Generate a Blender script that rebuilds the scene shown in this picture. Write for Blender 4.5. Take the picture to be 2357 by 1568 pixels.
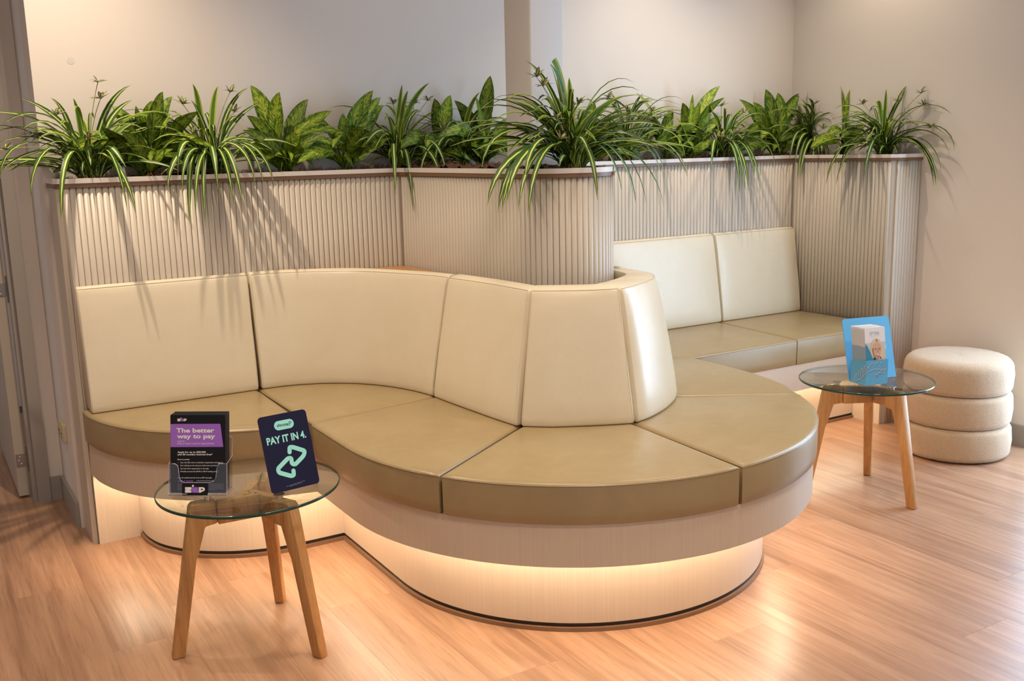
import bpy, bmesh, math, random
from mathutils import Vector, Matrix
import numpy as np

for o in list(bpy.data.objects):
    bpy.data.objects.remove(o)
S = bpy.context.scene
COL = S.collection
rnd = random.Random(11)

# ------------------------------------------------------------------ camera
cam_d = bpy.data.cameras.new('camera')
cam = bpy.data.objects.new('camera', cam_d)
COL.objects.link(cam)
cam_d.sensor_width = 36.0
cam_d.lens = 35.0
FWD = Vector((0.5088, 0.8394, -0.191)).normalized()
RGT = Vector((0.8527, -0.5219, -0.022)).normalized()
UPV = RGT.cross(FWD).normalized()
RGT = FWD.cross(UPV).normalized()
m = Matrix.Identity(4)
for i in range(3):
    m[i][0] = RGT[i]; m[i][1] = UPV[i]; m[i][2] = -FWD[i]
m[0][3], m[1][3], m[2][3] = 0, 0, 1.34
cam.matrix_world = m
cam_d.clip_start = 0.05
S.camera = cam

# ------------------------------------------------------------------ light
S.view_settings.view_transform = 'Standard'
S.view_settings.look = 'None'
S.view_settings.gamma = 1.0
S.view_settings.use_curve_mapping = False
S.view_settings.exposure = 0.0
W = bpy.data.worlds.new('world'); S.world = W
W.use_nodes = True
bg = W.node_tree.nodes['Background']
bg.inputs[0].default_value = (0.93, 0.92, 0.95, 1)
bg.inputs[1].default_value = 0.70

def area(name, loc, target, sx, sy, energy, color):
    d = bpy.data.lights.new(name, 'AREA')
    d.shape = 'RECTANGLE'; d.size = sx; d.size_y = sy
    d.energy = energy; d.color = color
    o = bpy.data.objects.new(name, d); COL.objects.link(o)
    o.location = loc
    o.rotation_euler = (Vector(target) - Vector(loc)).to_track_quat('-Z', 'Y').to_euler()
    return o
area('daylight_glass_door', (4.075, 2.03, 1.16), (2.0, 2.03, 1.0), 0.66, 2.1, 50, (0.52, 0.74, 1.0))

def overhead_lamp(x, y, e, rad=0.024, cone=118, col=(1.0, 0.825, 0.625)):
    d = bpy.data.lights.new('overhead_spot_fill', 'SPOT')
    d.energy = e; d.color = col
    d.spot_size = math.radians(cone); d.spot_blend = 0.9
    d.shadow_soft_size = rad
    o = bpy.data.objects.new('overhead_spot_fill', d); COL.objects.link(o)
    o.location = (x, y, 2.63)
for x, y, e, rad, cone in ((0.50, 3.28, 92, 0.018, 110), (1.35, 2.25, 58, 0.30, 130), (3.02, 3.26, 46, 0.018, 108), (3.74, 3.18, 26, 0.018, 108),  # wide-cone soft lamps are added fill, the small-radius ones ceiling spots
                           (1.0, 0.7, 86, 0.14, 130), (2.55, 1.3, 76, 0.18, 130), (-0.10, 2.65, 66, 0.30, 130)):
    overhead_lamp(x, y, e, rad, cone)

# ------------------------------------------------------------------ helpers
def tag(o, label=None, cat=None, group=None, kind=None):
    if label: o['label'] = label
    if cat: o['category'] = cat
    if group: o['group'] = group
    if kind: o['kind'] = kind
    return o

def empty(name, loc, label=None, cat=None, group=None, kind=None):
    o = bpy.data.objects.new(name, None); COL.objects.link(o)
    o.location = loc; o.empty_display_size = 0.05
    return tag(o, label, cat, group, kind)

WORLD = {}
def attach(o, parent):
    """Parent o but keep it where it stands (all geometry is written in world coordinates)."""
    o.parent = parent
    o.matrix_parent_inverse = Matrix.Translation(-WORLD[parent.name])
    WORLD[o.name] = Vector(o.location)
    return o

def mesh(name, V, F, mats, parent=None, origin=None, smooth=None, uv=None, mi=None):
    """One mesh object. V in world coordinates; origin = its base point when it is top-level."""
    me = bpy.data.meshes.new(name)
    if origin is not None:
        ox, oy, oz = origin
        V = [(v[0] - ox, v[1] - oy, v[2] - oz) for v in V]
    me.from_pydata([tuple(map(float, v)) for v in V], [], F)
    if not isinstance(mats, (list, tuple)): mats = [mats]
    for mt in mats: me.materials.append(mt)
    if mi is not None: me.polygons.foreach_set('material_index', mi)
    if uv is not None:
        l = me.uv_layers.new(name='UVMap')
        for p in me.polygons:
            for li in p.loop_indices:
                l.data[li].uv = uv[me.loops[li].vertex_index]
    if smooth is not None:
        bm = bmesh.new(); bm.from_mesh(me)
        bmesh.ops.recalc_face_normals(bm, faces=bm.faces)
        a = math.radians(smooth)
        for f in bm.faces: f.smooth = True
        for e in bm.edges:
            if len(e.link_faces) == 2 and e.calc_face_angle(0) > a: e.smooth = False
        bm.to_mesh(me); bm.free()
    else:
        bm = bmesh.new(); bm.from_mesh(me)
        bmesh.ops.recalc_face_normals(bm, faces=bm.faces)
        bm.to_mesh(me); bm.free()
    o = bpy.data.objects.new(name, me); COL.objects.link(o)
    if origin is not None: o.location = origin
    WORLD[o.name] = Vector(o.location)
    if parent is not None: attach(o, parent)
    return o

def root(name, loc, *a, **k):
    o = empty(name, loc, *a, **k); WORLD[o.name] = Vector(loc); return o

def box(x0, x1, y0, y1, z0, z1):
    V = [(x, y, z) for z in (z0, z1) for y in (y0, y1) for x in (x0, x1)]
    F = [(0, 2, 3, 1), (4, 5, 7, 6), (0, 1, 5, 4), (1, 3, 7, 5), (3, 2, 6, 7), (2, 0, 4, 6)]
    return V, F

def join(*parts):
    V, F = [], []
    for v, f in parts:
        n = len(V); V += list(v); F += [tuple(i + n for i in q) for q in f]
    return V, F

def xform(VF, M):
    return [tuple(M @ Vector(v)) for v in VF[0]], VF[1]

def prism(poly, z0, z1):
    n = len(poly)
    V = [(x, y, z0) for x, y in poly] + [(x, y, z1) for x, y in poly]
    F = [tuple(range(n))[::-1], tuple(range(n, 2 * n))]
    F += [(i, (i + 1) % n, n + (i + 1) % n, n + i) for i in range(n)]
    return V, F

def lathe(prof, c=(0, 0, 0), n=48, caps=True):
    V, F = [], []
    for r, z in prof:
        for i in range(n):
            a = 2 * math.pi * i / n
            V.append((c[0] + r * math.cos(a), c[1] + r * math.sin(a), c[2] + z))
    for k in range(len(prof) - 1):
        for i in range(n):
            j = (i + 1) % n
            F.append((k * n + i, k * n + j, (k + 1) * n + j, (k + 1) * n + i))
    if caps:
        F.append(tuple(range(n))[::-1]); F.append(tuple(range((len(prof) - 1) * n, len(prof) * n)))
    return V, F

def catmull(P, n=8):
    P = [np.array(p, float) for p in P]; Q = []
    E = [2 * P[0] - P[1]] + P + [2 * P[-1] - P[-2]]
    for i in range(1, len(E) - 2):
        a, b, c, d = E[i - 1:i + 3]
        for k in range(n):
            t = k / n
            Q.append(0.5 * ((2 * b) + (c - a) * t + (2 * a - 5 * b + 4 * c - d) * t * t + (3 * b - a - 3 * c + d) * t ** 3))
    Q.append(P[-1]); return Q

def resample(P, n):
    P = np.array(P, float); d = np.r_[0, np.cumsum(np.linalg.norm(np.diff(P, axis=0), axis=1))]
    t = np.linspace(0, d[-1], n)
    return np.stack([np.interp(t, d, P[:, k]) for k in range(P.shape[1])], 1)

def arc(cx, cy, r, a0, a1, n):
    return [(cx + r * math.cos(math.radians(a0 + (a1 - a0) * i / (n - 1))), cy + r * math.sin(math.radians(a0 + (a1 - a0) * i / (n - 1)))) for i in range(n)]

def offset(path, d):
    """Offset an open plan path to its left by d."""
    P = np.array(path, float); out = []
    for i in range(len(P)):
        t = []
        if i > 0: v = P[i] - P[i - 1]; t.append(v / (np.linalg.norm(v) + 1e-9))
        if i < len(P) - 1: v = P[i + 1] - P[i]; t.append(v / (np.linalg.norm(v) + 1e-9))
        nn = [np.array([-q[1], q[0]]) for q in t]
        nrm = sum(nn); nrm = nrm / (np.linalg.norm(nrm) + 1e-9)
        s = 1 / max(0.5, nrm @ nn[0])
        out.append(tuple(P[i] + nrm * d * s))
    return out

def inset(poly, d):
    P = np.array(poly, float); n = len(P); out = []
    for i in range(n):
        a, b, c = P[i - 1], P[i], P[(i + 1) % n]
        u = (b - a) / (np.linalg.norm(b - a) + 1e-9); v = (c - b) / (np.linalg.norm(c - b) + 1e-9)
        n1, n2 = np.array([-u[1], u[0]]), np.array([-v[1], v[0]])
        q = n1 + n2; q /= np.linalg.norm(q) + 1e-9
        s = 1 / max(0.45, q @ n1)
        out.append(tuple(b + q * d * s))
    return out

def strip(path, z0, z1, th):
    """Vertical sheet along an open plan path; th > 0 thickens to the left."""
    A = [tuple(p) for p in path]; B = offset(path, th); n = len(A)
    V = [(x, y, z0) for x, y in A] + [(x, y, z1) for x, y in A] + [(x, y, z0) for x, y in B] + [(x, y, z1) for x, y in B]
    F = []
    for i in range(n - 1):
        j = i + 1
        F += [(i, j, n + j, n + i), (2 * n + j, 2 * n + i, 3 * n + i, 3 * n + j), (n + i, n + j, 3 * n + j, 3 * n + i), (j, i, 2 * n + i, 2 * n + j)]
    F += [(0, n, 3 * n, 2 * n), (n - 1, 2 * n + n - 1, 3 * n + n - 1, n + n - 1)]
    return V, F

def tube(path, r, n=6, closed=False):
    P = np.array(path, float); V, F = [], []; m = len(P)
    for i in range(m):
        if closed: t = P[(i + 1) % m] - P[i - 1]
        else: t = P[min(i + 1, m - 1)] - P[max(i - 1, 0)]
        t = t / (np.linalg.norm(t) + 1e-9)
        a = np.array([0, 0, 1.0]) if abs(t[2]) < 0.9 else np.array([1.0, 0, 0])
        u = np.cross(t, a); u /= np.linalg.norm(u); w = np.cross(t, u)
        rr = r[i] if hasattr(r, '__len__') else r
        for k in range(n):
            an = 2 * math.pi * k / n
            V.append(tuple(P[i] + rr * (math.cos(an) * u + math.sin(an) * w)))
    for i in range(m if closed else m - 1):
        for k in range(n):
            a, b = i * n, ((i + 1) % m) * n
            F.append((a + k, a + (k + 1) % n, b + (k + 1) % n, b + k))
    if not closed:
        F.append(tuple(range(n))[::-1]); F.append(tuple(range((m - 1) * n, m * n)))
    return V, F

# ------------------------------------------------------------------ materials
def mat(name):
    mt = bpy.data.materials.new(name); mt.use_nodes = True
    nt = mt.node_tree; b = nt.nodes['Principled BSDF']
    return mt, nt, b
def nd(nt, t, **k):
    n = nt.nodes.new(t)
    for a, v in k.items(): setattr(n, a, v)
    return n
def plain(name, c, rough=0.5, metal=0.0, **k):
    mt, nt, b = mat(name)
    b.inputs['Base Color'].default_value = (*c, 1); b.inputs['Roughness'].default_value = rough
    b.inputs['Metallic'].default_value = metal
    for a, v in k.items(): b.inputs[a].default_value = v
    return mt
def coords(nt, kind='Object', scale=(1, 1, 1), rand=False):
    tc = nd(nt, 'ShaderNodeTexCoord'); mp = nd(nt, 'ShaderNodeMapping')
    mp.inputs['Scale'].default_value = scale
    nt.links.new(tc.outputs[kind], mp.inputs['Vector'])
    if rand:
        oi = nd(nt, 'ShaderNodeObjectInfo'); ml = nd(nt, 'ShaderNodeVectorMath', operation='SCALE')
        cx = nd(nt, 'ShaderNodeCombineXYZ'); cx.inputs[0].default_value = 31.0; cx.inputs[1].default_value = 57.0; cx.inputs[2].default_value = 13.0
        nt.links.new(cx.outputs[0], ml.inputs[0]); nt.links.new(oi.outputs['Random'], ml.inputs['Scale'])
        nt.links.new(ml.outputs[0], mp.inputs['Location'])
    return mp.outputs[0]
def noise(nt, vec, scale, detail=3, rough=0.5, dist=0.0):
    n = nd(nt, 'ShaderNodeTexNoise'); n.inputs['Scale'].default_value = scale
    n.inputs['Detail'].default_value = detail; n.inputs['Roughness'].default_value = rough
    n.inputs['Distortion'].default_value = dist
    if vec is not None: nt.links.new(vec, n.inputs['Vector'])
    return n.outputs['Fac']
def ramp(nt, fac, stops):
    r = nd(nt, 'ShaderNodeValToRGB'); e = r.color_ramp.elements
    while len(e) > 1: e.remove(e[-1])
    e[0].position = stops[0][0]; e[0].color = (*stops[0][1], 1)
    for p, c in stops[1:]:
        q = e.new(p); q.color = (*c, 1)
    nt.links.new(fac, r.inputs[0]); return r.outputs[0]
def bump(nt, b, h, strength, dist=0.01):
    n = nd(nt, 'ShaderNodeBump'); n.inputs['Strength'].default_value = strength; n.inputs['Distance'].default_value = dist
    nt.links.new(h, n.inputs['Height']); nt.links.new(n.outputs[0], b.inputs['Normal'])
def mixc(nt, fac, a, b_, mode='MIX'):
    n = nd(nt, 'ShaderNodeMix', data_type='RGBA', blend_type=mode)
    for s, v in ((n.inputs[0], fac), (n.inputs[6], a), (n.inputs[7], b_)):
        if isinstance(v, (int, float)): s.default_value = v
        elif isinstance(v, tuple): s.default_value = (*v, 1)
        else: nt.links.new(v, s)
    return n.outputs[2]

def leather(name, c0, c1, rough, spec=0.5):
    mt, nt, b = mat(name)
    v = coords(nt)
    f = noise(nt, v, 7, 6, 0.65, 0.6)
    nt.links.new(ramp(nt, f, [(0.25, c0), (0.75, c1)]), b.inputs['Base Color'])
    f2 = noise(nt, v, 30, 5, 0.6, 1.0)
    r = nd(nt, 'ShaderNodeMapRange'); r.inputs['To Min'].default_value = rough - 0.07; r.inputs['To Max'].default_value = rough + 0.1
    nt.links.new(f2, r.inputs['Value']); nt.links.new(r.outputs[0], b.inputs['Roughness'])
    b.inputs['Specular IOR Level'].default_value = spec
    vo = nd(nt, 'ShaderNodeTexVoronoi'); vo.inputs['Scale'].default_value = 260; nt.links.new(v, vo.inputs['Vector'])
    w = noise(nt, v, 9, 2, 0.5)
    ad = nd(nt, 'ShaderNodeMath', operation='MULTIPLY_ADD'); ad.inputs[1].default_value = 5.0
    nt.links.new(w, ad.inputs[0]); nt.links.new(vo.outputs['Distance'], ad.inputs[2])
    bump(nt, b, ad.outputs[0], 0.05, 0.002)
    return mt
M_CREAM = leather('cream leather', (0.745, 0.645, 0.47), (0.79, 0.695, 0.52), 0.315, 0.62)
M_TAN = leather('tan leather', (0.325, 0.235, 0.115), (0.385, 0.285, 0.15), 0.31, 0.55)
M_CREAM_PIPE = plain('cream piping', (0.66, 0.57, 0.42), 0.4)
M_TAN_PIPE = plain('tan piping', (0.34, 0.25, 0.13), 0.35)

def veneer(name, c0, c1, rough=0.45):
    mt, nt, b = mat(name)
    v = coords(nt, 'Object', (420, 420, 3.0)); f = noise(nt, v, 1.0, 3, 0.55)
    nt.links.new(ramp(nt, f, [(0.3, c0), (0.68, c1)]), b.inputs['Base Color'])
    b.inputs['Roughness'].default_value = rough
    bump(nt, b, f, 0.04, 0.001)
    return mt
M_VENEER = veneer('pale linear veneer', (0.61, 0.495, 0.375), (0.675, 0.555, 0.43))
M_FLUTE = veneer('pale fluted laminate', (0.555, 0.48, 0.39), (0.625, 0.55, 0.455), 0.42)
M_RIM = plain('white laminate rim', (0.78, 0.73, 0.67), 0.42)
M_BRONZE = plain('brown trim band', (0.21, 0.115, 0.058), 0.45)
M_BLACK = plain('black kick strip', (0.012, 0.011, 0.011), 0.4)
M_KICKWOOD = plain('brown floor edge strip', (0.22, 0.12, 0.065), 0.4)

def paint(name, c):
    mt, nt, b = mat(name)
    v = coords(nt); f = noise(nt, v, 260, 2, 0.5)
    b.inputs['Base Color'].default_value = (*c, 1); b.inputs['Roughness'].default_value = 0.75
    bump(nt, b, f, 0.05, 0.0008)
    return mt
M_WALL = paint('warm white wall paint', (0.76, 0.69, 0.62))
M_WALLB = paint('cool white wall paint', (0.78, 0.75, 0.72))
M_GREY = plain('grey gloss trim paint', (0.34, 0.30, 0.265), 0.45)
M_DOOR = plain('beige door paint', (0.44, 0.38, 0.31), 0.5)
M_CEIL = plain('ceiling paint', (0.8, 0.78, 0.75), 0.8)
M_METAL = plain('brushed hinge steel', (0.30, 0.27, 0.25), 0.35, 0.9)
M_CHROME = plain('chrome', (0.75, 0.74, 0.72), 0.15, 1.0)
M_CREAMPL = plain('cream plastic', (0.62, 0.52, 0.34), 0.4)

def wood(name, cs, sc, rough, rand=True, axis='Y', bumpy=0.06):
    mt, nt, b = mat(name)
    s = {'Y': (1.0, 0.045, 1.0), 'Z': (1.0, 1.0, 0.06)}[axis]
    v = coords(nt, 'Object', tuple(sc * q for q in s), rand)
    f1 = noise(nt, v, 1.0, 5, 0.6, 0.8)
    f2 = noise(nt, v, 5.5, 5, 0.65, 0.3)
    f3 = noise(nt, v, 0.45, 2, 0.5, 1.5)
    c = ramp(nt, f1, [(0.25, cs[0]), (0.5, cs[1]), (0.75, cs[2])])
    g = ramp(nt, f2, [(0.30, (0.55, 0.50, 0.46)), (0.52, (1, 1, 1))])
    c = mixc(nt, 0.6, c, g, 'MULTIPLY')
    k = ramp(nt, f3, [(0.30, (0.66, 0.60, 0.56)), (0.46, (1, 1, 1))])
    c = mixc(nt, 0.6, c, k, 'MULTIPLY')
    if rand:
        oi = nd(nt, 'ShaderNodeObjectInfo')
        t = ramp(nt, oi.outputs['Random'], [(0.0, (0.92, 0.90, 0.89)), (0.5, (1.0, 0.98, 0.97)), (1.0, (1.06, 1.02, 0.99))])
        c = mixc(nt, 1.0, c, t, 'MULTIPLY')
    nt.links.new(c, b.inputs['Base Color'])
    b.inputs['Roughness'].default_value = rough
    bump(nt, b, f2, bumpy, 0.002)
    return mt
M_FLOOR = wood('blackbutt floor plank', ((0.29, 0.155, 0.092), (0.405, 0.232, 0.142), (0.485, 0.297, 0.188)), 20.0, 0.33)
M_OAK = wood('oiled oak', ((0.47, 0.22, 0.07), (0.58, 0.29, 0.10), (0.64, 0.345, 0.135)), 26.0, 0.4, False, 'Z')

def thin(name, tint, gl=0.04):
    mt = bpy.data.materials.new(name); mt.use_nodes = True; nt = mt.node_tree
    nt.nodes.remove(nt.nodes['Principled BSDF']); out = nt.nodes['Material Output']
    tr = nd(nt, 'ShaderNodeBsdfTransparent'); tr.inputs[0].default_value = (*tint, 1)
    gs = nd(nt, 'ShaderNodeBsdfGlossy'); gs.inputs['Roughness'].default_value = gl
    lw = nd(nt, 'ShaderNodeLayerWeight'); lw.inputs[0].default_value = 0.5
    pw = nd(nt, 'ShaderNodeMath', operation='POWER'); pw.inputs[1].default_value = 5.0; nt.links.new(lw.outputs['Facing'], pw.inputs[0])
    fr = nd(nt, 'ShaderNodeMath', operation='MULTIPLY_ADD'); fr.inputs[1].default_value = 0.92; fr.inputs[2].default_value = 0.038; nt.links.new(pw.outputs[0], fr.inputs[0])
    mx = nd(nt, 'ShaderNodeMixShader')
    nt.links.new(fr.outputs[0], mx.inputs[0]); nt.links.new(tr.outputs[0], mx.inputs[1]); nt.links.new(gs.outputs[0], mx.inputs[2])
    nt.links.new(mx.outputs[0], out.inputs[0]); return mt
M_GLASS = thin('clear table glass', (0.93, 0.955, 0.93), 0.01)
M_ACRYL = thin('clear acrylic', (0.90, 0.91, 0.93), 0.03)
def reflection_tint(name, c, k):
    mt = thin(name, (0.92, 0.93, 0.95), 0.05); nt = mt.node_tree; out = nt.nodes['Material Output']
    src = out.inputs[0].links[0].from_socket
    df = nd(nt, 'ShaderNodeBsdfDiffuse'); df.inputs[0].default_value = (*c, 1)
    mx = nd(nt, 'ShaderNodeMixShader'); mx.inputs[0].default_value = k
    nt.links.new(src, mx.inputs[1]); nt.links.new(df.outputs[0], mx.inputs[2]); nt.links.new(mx.outputs[0], out.inputs[0]); return mt
M_ACRYLF = reflection_tint('acrylic front reflection tint', (0.50, 0.60, 0.85), 0.05)  # bluish diffuse share puts reflected daylight into the clear panel's colour
M_ACRYLE = plain('bright acrylic edge', (0.62, 0.56, 0.66), 0.15)
M_GLASSEDGE = plain('green glass edge', (0.012, 0.05, 0.035), 0.08, 0.0)

def emit(name, c, s):
    mt, nt, b = mat(name)
    b.inputs['Base Color'].default_value = (0, 0, 0, 1)
    b.inputs['Emission Color'].default_value = (*c, 1); b.inputs['Emission Strength'].default_value = s
    return mt
M_LED = emit('warm led strip', (1.0, 0.84, 0.62), 62.0)

def boucle():
    mt, nt, b = mat('cream boucle fabric')
    v = coords(nt); f = noise(nt, v, 300, 3, 0.6, 0.3)
    nt.links.new(ramp(nt, f, [(0.3, (0.43, 0.30, 0.185)), (0.65, (0.56, 0.41, 0.27))]), b.inputs['Base Color'])
    b.inputs['Roughness'].default_value = 0.95
    b.inputs['Sheen Weight'].default_value = 0.3
    bump(nt, b, f, 0.5, 0.003)
    return mt
M_BOUCLE = boucle()

def leafmat(name, edge, mid, half, rev=False):
    mt, nt, b = mat(name)
    tc = nd(nt, 'ShaderNodeTexCoord'); sp = nd(nt, 'ShaderNodeSeparateXYZ')
    nt.links.new(tc.outputs['UV'], sp.inputs[0])
    d = nd(nt, 'ShaderNodeMath', operation='SUBTRACT'); d.inputs[1].default_value = 0.5
    nt.links.new(sp.outputs[0], d.inputs[0])
    a = nd(nt, 'ShaderNodeMath', operation='ABSOLUTE'); nt.links.new(d.outputs[0], a.inputs[0])
    col = ramp(nt, a.outputs[0], [(half - 0.02, mid), (half + 0.03, edge)])
    oi = nd(nt, 'ShaderNodeObjectInfo')
    t = ramp(nt, oi.outputs['Random'], [(0.0, (0.75, 0.8, 0.7)), (1.0, (1.15, 1.1, 1.0))])
    nt.links.new(mixc(nt, 1.0, col, t, 'MULTIPLY'), b.inputs['Base Color'])
    b.inputs['Roughness'].default_value = 0.42; b.inputs['Specular IOR Level'].default_value = 0.28
    return mt
M_SP1 = leafmat('spider leaf cream centre', (0.036, 0.098, 0.010), (0.60, 0.64, 0.20), 0.12)
M_SP2 = leafmat('spider leaf yellow edge', (0.38, 0.44, 0.06), (0.075, 0.18, 0.014), 0.27)
M_PLT = leafmat('plantlet leaf', (0.10, 0.13, 0.04), (0.50, 0.46, 0.25), 0.2)
M_STEM = plain('plant stem', (0.30, 0.34, 0.12), 0.5)

def aglmat():
    mt, nt, b = mat('mottled broad leaf')
    tc = nd(nt, 'ShaderNodeTexCoord'); sp = nd(nt, 'ShaderNodeSeparateXYZ'); nt.links.new(tc.outputs['UV'], sp.inputs[0])
    d = nd(nt, 'ShaderNodeMath', operation='SUBTRACT'); d.inputs[1].default_value = 0.5; nt.links.new(sp.outputs[0], d.inputs[0])
    a = nd(nt, 'ShaderNodeMath', operation='ABSOLUTE'); nt.links.new(d.outputs[0], a.inputs[0])
    # slanted vein coordinate: v - 0.9*|u-.5|
    sl = nd(nt, 'ShaderNodeMath', operation='MULTIPLY_ADD'); sl.inputs[1].default_value = -0.55
    nt.links.new(a.outputs[0], sl.inputs[0]); nt.links.new(sp.outputs[1], sl.inputs[2])
    cx = nd(nt, 'ShaderNodeCombineXYZ'); m1 = nd(nt, 'ShaderNodeMath', operation='MULTIPLY'); m1.inputs[1].default_value = 7.0
    m2 = nd(nt, 'ShaderNodeMath', operation='MULTIPLY'); m2.inputs[1].default_value = 30.0
    nt.links.new(sp.outputs[0], m1.inputs[0]); nt.links.new(sl.outputs[0], m2.inputs[0])
    oi = nd(nt, 'ShaderNodeObjectInfo'); m3 = nd(nt, 'ShaderNodeMath', operation='MULTIPLY'); m3.inputs[1].default_value = 40.0
    nt.links.new(oi.outputs['Random'], m3.inputs[0])
    nt.links.new(m1.outputs[0], cx.inputs[0]); nt.links.new(m2.outputs[0], cx.inputs[1]); nt.links.new(m3.outputs[0], cx.inputs[2])
    f = noise(nt, cx.outputs[0], 1.0, 3, 0.55, 0.3)
    e = nd(nt, 'ShaderNodeMath', operation='MULTIPLY_ADD'); e.inputs[1].default_value = -0.28; nt.links.new(a.outputs[0], e.inputs[0]); nt.links.new(f, e.inputs[2])
    col = ramp(nt, e.outputs[0], [(0.35, (0.040, 0.105, 0.006)), (0.43, (0.13, 0.23, 0.012)), (0.54, (0.42, 0.50, 0.06))])
    mr = ramp(nt, a.outputs[0], [(0.008, (0.30, 0.35, 0.08)), (0.022, (0, 0, 0))])
    col = mixc(nt, 1.0, col, mr, 'LIGHTEN')
    t = ramp(nt, oi.outputs['Random'], [(0.0, (0.40, 0.46, 0.40)), (0.5, (0.8, 0.85, 0.75)), (1.0, (1.2, 1.15, 0.9))])
    nt.links.new(mixc(nt, 1.0, col, t, 'MULTIPLY'), b.inputs['Base Color'])
    b.inputs['Roughness'].default_value = 0.45; b.inputs['Specular IOR Level'].default_value = 0.25
    return mt
M_AGL = aglmat()
def coirmat():
    mt, nt, b = mat('coir fibre mulch')
    v = coords(nt); f = noise(nt, v, 120, 5, 0.7, 1.0)
    nt.links.new(ramp(nt, f, [(0.3, (0.06, 0.028, 0.012)), (0.7, (0.22, 0.09, 0.035))]), b.inputs['Base Color'])
    b.inputs['Roughness'].default_value = 0.95; bump(nt, b, f, 1.0, 0.01)
    return mt
M_COIR = coirmat()
M_FIBRE = plain('coir fibre', (0.26, 0.11, 0.045), 0.8)

# ================================================================== ROOM
def struct(name, VF, m, parent=None, smooth=None):
    o = mesh(name, VF[0], VF[1], m, parent, smooth=smooth)
    return tag(o, kind='structure')
RW = lambda y: 4.036 + (3.79 - y) * 0.028          # right wall is a touch out of square
H = 2.72
floor = struct('floor', box(-2.2, 5.2, -2.4, 6.2, -0.06, -0.0125), M_BLACK)
PW = 0.198
plank_cache = {}
def plank_mesh(L, w=PW):
    k = (round(L, 3), w)
    if k not in plank_cache:
        e = 0.0004
        x, y = w / 2, L / 2
        V = [(-x, -y, -0.0125), (x, -y, -0.0125), (x, y, -0.0125), (-x, y, -0.0125),
             (-x, -y, -e), (x, -y, -e), (x, y, -e), (-x, y, -e),
             (-x + e, -y + e, 0), (x - e, -y + e, 0), (x - e, y - e, 0), (-x + e, y - e, 0)]
        F = [(0, 1, 5, 4), (1, 2, 6, 5), (2, 3, 7, 6), (3, 0, 4, 7), (4, 5, 9, 8), (5, 6, 10, 9), (6, 7, 11, 10), (7, 4, 8, 11), (8, 9, 10, 11)]
        me = bpy.data.meshes.new('plank'); me.from_pydata(V, [], F); me.materials.append(M_FLOOR)
        plank_cache[k] = me
    return plank_cache[k]
LEN = 1.52
ki = 0
x = 0.357 - 11 * PW + PW / 2
row = 0
while x < 4.35:
    st = {0: 0.35, 8: 0.35}.get(row - 11, None)
    off = ((row * 0.613 + rnd.random() * 0.2) % 1.0) * LEN if row not in (18, 12) else {18: 1.87 % LEN, 12: 2.943 % LEN}[row]
    y = -1.5 - LEN + off - (0)
    y = -3.04 + off
    while y < 5.6:
        y1 = y + LEN
        if y1 > -1.3:
            o = bpy.data.objects.new('plank', plank_mesh(LEN)); COL.objects.link(o)
            o.location = (x, (y + y1) / 2, 0)
            attach(o, floor)
        y = y1
    x += PW; row += 1

def wallbox(name, x0, x1, y0, y1, z0, z1, m): return struct(name, box(x0, x1, y0, y1, z0, z1), m)
wallbox('wall_back', 0.432, 4.3, 3.79, 3.95, -0.02, H, M_WALL)
wallbox('wall_nib', 0.432, 0.60, 3.951, 4.33, -0.02, H, M_WALLB)
# recessed wall with the doorway in it
struct('wall_recess', join(box(0.378, 0.431, 4.19, 4.30, -0.02, H), box(-0.60, 0.378, 4.19, 4.30, 2.12, H), box(-2.2, -0.60, 4.19, 4.30, -0.02, H)), M_WALL)
# right wall: solid up to the glazing
yA, yB = 3.79, 2.395
struct('wall_right', prism([(RW(yB), yB), (RW(yB) + 0.25, yB), (RW(yA) + 0.25, yA), (RW(yA), yA)], -0.02, H), M_WALL)
struct('wall_front_right', box(4.09, 4.34, -2.4, 1.69, -0.02, H), M_WALL)
struct('wall_over_door', box(4.09, 4.34, 1.69, 2.394, 2.24, H), M_WALL)
struct('wall_left', box(-2.25, -2.2, -2.4, 4.19, -0.02, H), M_WALL)
struct('ceiling', box(-2.2, 4.3, -2.4, 6.1, H, H + 0.08), M_CEIL)
# room seen through the doorway
struct('wall_far', box(-2.2, 1.4, 6.0, 6.1, -0.02, H), M_WALLB)
V, F = lathe([(0.012, 0), (0.012, 0.0004)], n=24)
mesh('cover_disc', *xform((V, F), Matrix.Translation((0.5583, 3.7899, 1.662)) @ Matrix.Rotation(math.radians(90), 4, 'X')), plain('touched up paint', (0.69, 0.625, 0.565), 0.75), bpy.data.objects['wall_back'], smooth=40)
# skirtings
def base(name, VF): struct(name, VF, M_GREY, smooth=None)
BH = 0.095
base('baseboard_recess', box(0.376, 0.4195, 4.178, 4.1895, 0, BH))
base('baseboard_nib', box(0.420, 0.4315, 3.80, 4.1775, 0, BH))
base('baseboard_right', prism([(RW(2.40) - 0.012, 2.40), (RW(2.40) - 0.0004, 2.40), (RW(2.985) - 0.0004, 2.985), (RW(2.985) - 0.012, 2.985)], 0, BH))
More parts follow.
